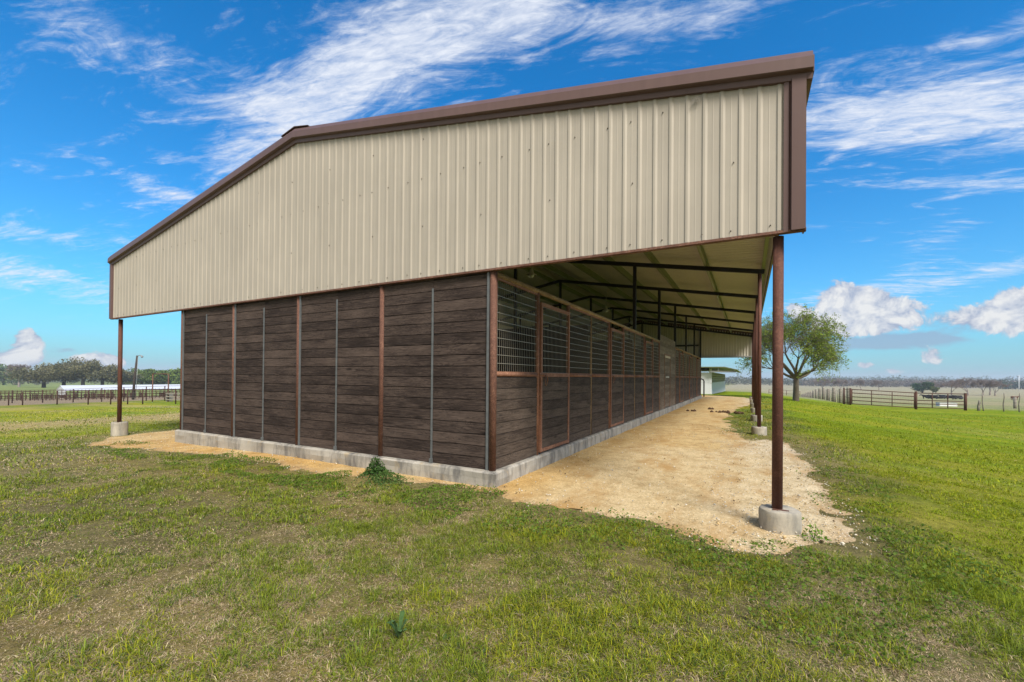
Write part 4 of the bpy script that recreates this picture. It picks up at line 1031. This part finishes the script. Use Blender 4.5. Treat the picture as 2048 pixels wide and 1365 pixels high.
# white trough behind the panel
o = empty('water_trough', at_depth(1893, 44), .15, 'low white water trough behind the right pipe panel', 'trough'); b = MB()
b.box((-0.69, -.35, 0), (0.69, -.30, .34)); b.box((-0.69, .30, 0), (0.69, .35, .34)); b.box((-0.69, -.30, 0), (-0.66, .30, .34)); b.box((0.66, -.30, 0), (0.69, .30, .34)); b.box((-0.66, -.3, .02), (0.66, .3, .08)); b.build('basin', MT['white'], o)
b = MB(); b.box((-0.72, -.39, .33), (0.72, -.34, .37)); b.box((-0.72, .34, .33), (0.72, .39, .37)); b.box((-0.72, -.34, .33), (-0.69, .34, .37)); b.box((0.69, -.34, .33), (0.72, .34, .37)); b.build('rim', MT['galv'], o)
# low pipe fence behind the tree
post_line([(1538, 0), (1560, 0), (1573, 0), (1587, 0), (1600, 0)], 20, 1.15, .04, MT['rust'], 'low_pipe_fence', 'low rusty pipe fence crossing behind the lawn tree trunk', 'fence', rails=(1.13, .6), wires=(.2, .4), dr=[80, 76, 74, 72, 70])
# cattle lying and standing in the far pasture
def cow(px, d_, rz_, m, lab, grp, lying=False):
    b = MB(); z = .55 if lying else 1.0
    b.tube([(-1.05, 0, z+.02), (-.95, 0, z+.1), (-.5, 0, z+.05), (.2, 0, z), (.75, 0, z+.08), (1.05, 0, z+.22), (1.35, 0, z+.36), (1.62, 0, z+.30), (1.85, 0, z+.12)], [.12, .30, .36, .38, .36, .24, .17, .16, .09], 8)
    if not lying:
        for x_, y_ in ((-.8, .18), (-.8, -.18), (.65, .18), (.65, -.18)): b.tube([(x_, y_, z), (x_+.04, y_, z*.5), (x_, y_, 0)], [.15, .075, .06], 6)
    b.tube([(-1.08, 0, z+.12), (-1.18, 0, z-.1), (-1.16, 0, z-.5 if not lying else .1)], [.03, .025, .03], 5)
    for s in (1, -1): b.tube([(1.5, s*.1, z+.42), (1.5, s*.3, z+.42)], [.05, .02], 5)
    o = b.build('cow', m); o.location = at_depth(px, d_); o.rotation_euler = (0, 0, rz_); return tag(o, lab, 'cow', grp)
CL = 'black cattle resting beyond the pipe panel'
for i in range(14): cow(1852+i*5.4+random.uniform(-1, 1), 150+random.uniform(-5, 5), random.uniform(0, 6.28), MT['hide'], 'black cow resting in the herd beyond the pipe panel', CL, i % 3 != 0)
cow(2029, 150, .4, MT['hide2'], 'reddish brown cow standing alone near the right edge', None); 
# poles on the right horizon
for px, d_, h_, r_, m_, lab in ((2038, 420, 15, .35, MT['white'], 'pale slender pole on the horizon at the right edge'), (1920, 620, 20, .22, MT['galv'], 'thin grey mast above the far woods')):
    b = MB(); b.tube([(0, 0, -1), (0, 0, h_*.45), (0, 0, h_)], [r_, r_*.8, r_*.35], 8); b.tube([(0, 0, h_), (0, 0, h_+.8)], r_*.2, 5); o = b.build('mast', m_); o.location = at_depth(px, d_); tag(o, lab, 'mast')

# left: two rows of pipe fence
g1 = [(-60, 43), (-20, 42.4), (18, 42), (46, 41.2), (115, 39.8), (177, 38.6), (222, 38.2), (256, 37.8), (286, 37.4), (352, 36.8), (420, 36)]
post_line([(q[0], 0) for q in g1], 20, 1.28, .05, MT['farrust'], 'pipe_fence', 'nearer dark rusty pipe fence across the left pasture', 'fence', rails=(1.27, ), wires=(.2, .4, .6, .8, 1.0), dr=[q[1] for q in g1], railr=.026)
g2 = [(-60, 56), (-15, 55), (25, 54), (86, 52.5), (147, 51), (204, 50), (248, 49), (293, 48), (330, 47), (375, 46)]
post_line([(q[0], 0) for q in g2], 20, 1.6, .055, MT['farrust'], 'pipe_fence', 'farther rusty pipe fence of the corral in front of the white shed', 'fence', rails=(1.58, 1.2, .8, .4), dr=[q[1] for q in g2], railr=.022)
def corral(px0, px1, d_, n, lab):
    pa = at_depth(px0, d_); pb = at_depth(px1, d_-2); o = empty('corral_panel', pa, 0, lab, 'fence', 'dark corral panels before the white shed'); dd = pb-pa
    for z_ in (.35, .7, 1.05, 1.4): b = MB(); b.tube([Vector((0, 0, z_)), dd+Vector((0, 0, z_))], .035, 5); b.build('rail', MT['farrust'], o)
    for i in range(n): f = i/(n-1); b = MB(); b.tube([dd*f-Vector((0, 0, .1)), dd*f+Vector((0, 0, 1.5))], .04, 5); b.build('post', MT['farrust'], o)
    b = MB()
    for i in range(n*2):
        f = (i+.5)/(n*2); w_ = random.uniform(.1, .35); 
        if random.random() < .75: b.obox(dd*f+Vector((0, .12, .55)), Vector((w_, 0, 0)), (0, .02, 0), (0, 0, random.uniform(.25, .5)))
    b.build('plank', simple('corral_plank', (.09, .055, .045), .9), o)
corral(-30, 60, 66, 12, 'dark corral panel run at the far left'); corral(62, 140, 64, 11, 'dark corral panel run in front of the white shed gable'); corral(142, 232, 66, 13, 'dark corral panel run just left of the outer barn post'); corral(236, 300, 68, 10, 'dark corral panel run around the foot of the light pole'); corral(303, 400, 69, 13, 'dark corral panel run behind the tall pipe frame')
# long white cattle shed
def shed_white():
    rr3 = np.array([math.cos(YAW), math.sin(YAW), 0]); ff3 = np.array([-math.sin(YAW), math.cos(YAW), 0]); D_ = 75; X0 = -(1024-121)/CF*D_
    a_ = C+rr3*X0+ff3*D_; a = Vector((a_[0], a_[1], -3.55)); u_ = (rr3*1+ff3*1.4)/math.hypot(1, 1.4)
    o = empty('cattle_shed', a, 0, 'long low white-roofed open cattle shed with white gable end', 'shed'); ux = Vector(u_); uy = Vector((-ux.y, ux.x, 0)); L = 30
    rdg = 2.55; ev = 1.78; hw = 3.5
    def P(s, t_, z_): return ux*s+uy*t_+Vector((0, 0, z_))
    b = MB()
    for t_ in (-hw, hw): b.add([P(0, 0, rdg), P(L, 0, rdg), P(L, t_, ev), P(0, t_, ev), P(0, 0, rdg-.05), P(L, 0, rdg-.05), P(L, t_, ev-.06), P(0, t_, ev-.06)], [(0, 1, 2, 3), (4, 5, 6, 7), (3, 2, 6, 7), (0, 3, 7, 4), (1, 2, 6, 5)])
    b.build('roof', MT['shedwhite'], o)
    b = MB(); b.add([P(.05, -hw, ev-.08), P(.05, hw, ev-.08), P(.05, 0, rdg-.06), P(.1, -hw, ev-.08), P(.1, hw, ev-.08), P(.1, 0, rdg-.06)], [(0, 1, 2), (3, 4, 5), (0, 1, 4, 3)])
    b.add([P(.05, -hw, .0), P(.05, hw, .0), P(.05, hw, ev-.1), P(.05, -hw, ev-.1), P(.12, -hw, .0), P(.12, hw, .0), P(.12, hw, ev-.1), P(.12, -hw, ev-.1)], [(0, 1, 2, 3), (4, 5, 6, 7), (3, 2, 6, 7), (0, 3, 7, 4), (1, 2, 6, 5)]); b.build('end_wall', MT['shedwhite'], o)
    for k in range(13):
        for t_ in (-hw+.15, hw-.15):
            b = MB(); b.tube([P(.2+k*(L-.4)/12, t_, -.8), P(.2+k*(L-.4)/12, t_, ev)], .055, 6); b.build('post', MT['rust'], o)
shed_white()
# leaning light pole
b0_ = at_depth(266, 60); o = empty('light_pole', b0_, 0, 'leaning dark light pole rising above the white shed roof', 'pole')
b = MB(); b.tube([(0, 0, -1), (.15, .1, 2.8), (.42, .28, 6.15)], [.16, .14, .11], 8); b.build('pole', simple('pole_wood', (.05, .042, .038), .9), o)
b = MB(); b.tube([(.42, .28, 6.1), (.8, .48, 6.2), (1.05, .62, 6.12)], [.04, .05, .04], 6); b.tube([(.95, .56, 6.14), (1.02, .6, 6.0), (1.06, .62, 5.93)], [.09, .14, .15], 8); b.build('lamp_arm', MT['galv'], o)
b = MB(); b.tube([(.30, .2, -1), (.50, .33, 6.0)], .025, 5); b.build('guy_pipe', MT['galv'], o)
# tall pipe frame
fa = at_depth(305.5, 44); fb = at_depth(337, 43); o = empty('gateway_arch', fa, 0, 'tall rusty goalpost-like pipe frame over the corral gateway', 'frame'); dd = fb-fa; dd.z = 0
for p_ in (Vector((0, 0, 0)), dd): b = MB(); b.tube([p_-Vector((0, 0, .2)), p_+Vector((0, 0, 2.85))], .055, 8); b.build('post', MT['rust'], o)
b = MB(); b.tube([Vector((0, 0, 2.83)), dd+Vector((0, 0, 2.83))], .04, 8); b.build('crossbar', MT['rust'], o)
# small livestock trailer-like rack by the frame
fa = at_depth(354, 43); o = empty('feed_rack', fa, .3, 'small pale feed rack standing right of the tall pipe frame', 'rack'); b = MB()
for z_ in (.15, .45, .75): b.box((-.9, -.4, z_), (.9, -.35, z_+.1)); b.box((-.9, .35, z_), (.9, .4, z_+.1))
for x_ in (-.9, .85): b.box((x_, -.35, 0), (x_+.05, .35, .85))
b.build('rails', MT['oldwood'], o)
# ------------------------------------------------------------------ block shed behind the barn
sc = Vector((-.30, 39.6, 0)); sc.z = -.78
o = empty('block_shed', sc, 0, 'white block shed with lattice upper wall and flat overhanging roof behind the barn', 'shed')
LZ = 27.5; HW = 2.72
b = MB(); b.box((-6, 0, -.3), (0, .18, 1.62)); b.box((-6, .0, 1.63), (-.16, .15, HW-.12)); b.build('front_wall', MT['blockw'], o)
b = MB(); b.box((-.18, .19, -1.5), (0, LZ, 1.62)); b.build('side_wall', MT['blockw'], o)
b = MB(); n = 24
for i in range(n+1): y_ = .25+(LZ-.3)*i/n; b.box((-.17, y_-.06, 1.62), (-.01, y_+.06, 2.62))
for k in range(5): z_ = 1.66+k*.235; b.box((-.155, .2, z_-.035), (-.025, LZ, z_+.035))
b.build('lattice_wall', simple('lattice_block', (.42, .42, .37), .9), o)
b = MB(); b.box((-.2, -.02, 1.62), (.02, .17, HW+.25)); b.build('corner_post', MT['blockw'], o)
b = MB(); b.add([(-6, -.6, 3.12), (1.1, -.6, 3.12), (2.15, -.6, 2.86), (2.15, LZ+.5, 2.86), (1.1, LZ+.5, 3.12), (-6, LZ+.5, 3.12), (-6, -.6, 3.04), (1.1, -.6, 3.04), (2.15, -.6, 2.80), (2.15, LZ+.5, 2.80), (1.1, LZ+.5, 3.04), (-6, LZ+.5, 3.04)],
             [(0, 1, 4, 5), (1, 2, 3, 4), (6, 7, 10, 11), (7, 8, 9, 10), (0, 1, 7, 6), (1, 2, 8, 7), (2, 3, 9, 8), (3, 4, 10, 9), (4, 5, 11, 10)]); b.build('roof', MT['purlin'], o)
b = MB(); b.box((-.1, -.45, 2.60), (2.05, -.36, 2.74)); b.build('beam', MT['galv'], o)
b = MB(); b.box((-6, -.3, 2.80), (-.2, -.2, 3.04)); b.build('fascia', MT['black'], o)
for y_ in (-.4,): 
    for x_ in (.55, 1.75): b = MB(); b.box((x_, y_-.04, 2.74), (x_+.1, y_+.04, 3.03 if x_ < 1 else 2.9)); b.build('strut', MT['galv'], o)
b = MB(); b.box((.0, -.2, -.8), (1.1, LZ, .10)); oo = b.build('footing_ledge', MT['conc'], o)
b = MB(); pts = [(0, 0, 0), (0, 0, 1.18), (-.05, 0, 1.27), (-.14, 0, 1.32), (-.9, 0, 1.32), (-.98, 0, 1.27), (-1.0, 0, 1.18), (-1.0, 0, 0)]; b.tube(pts, .045, 8)
o = b.build('pipe_rail', MT['black']); q = at_depth(1408, 30.5); o.location = (q.x, q.y, tz(q.x, q.y)-.05); tag(o, 'dark bent pipe rail standing between the barn end and the block shed', 'rail')
# ------------------------------------------------------------------ haze
hz = bpy.data.materials.new('haze_air'); hz.use_nodes = True; t = NT(hz.node_tree); t.n.remove(t.n['Principled BSDF'])
pv_ = t.node('ShaderNodeVolumePrincipled', {'Color': (.80, .88, 1.0), 'Density': 0.0003, 'Anisotropy': 0.0}); t.l.new(pv_.outputs[0], t.n['Material Output'].inputs['Volume'])
b = MB(); b.box((-2700, -80, -13), (2700, 3300, 26)); o = b.build('haze', hz); tag(o, kind='stuff')
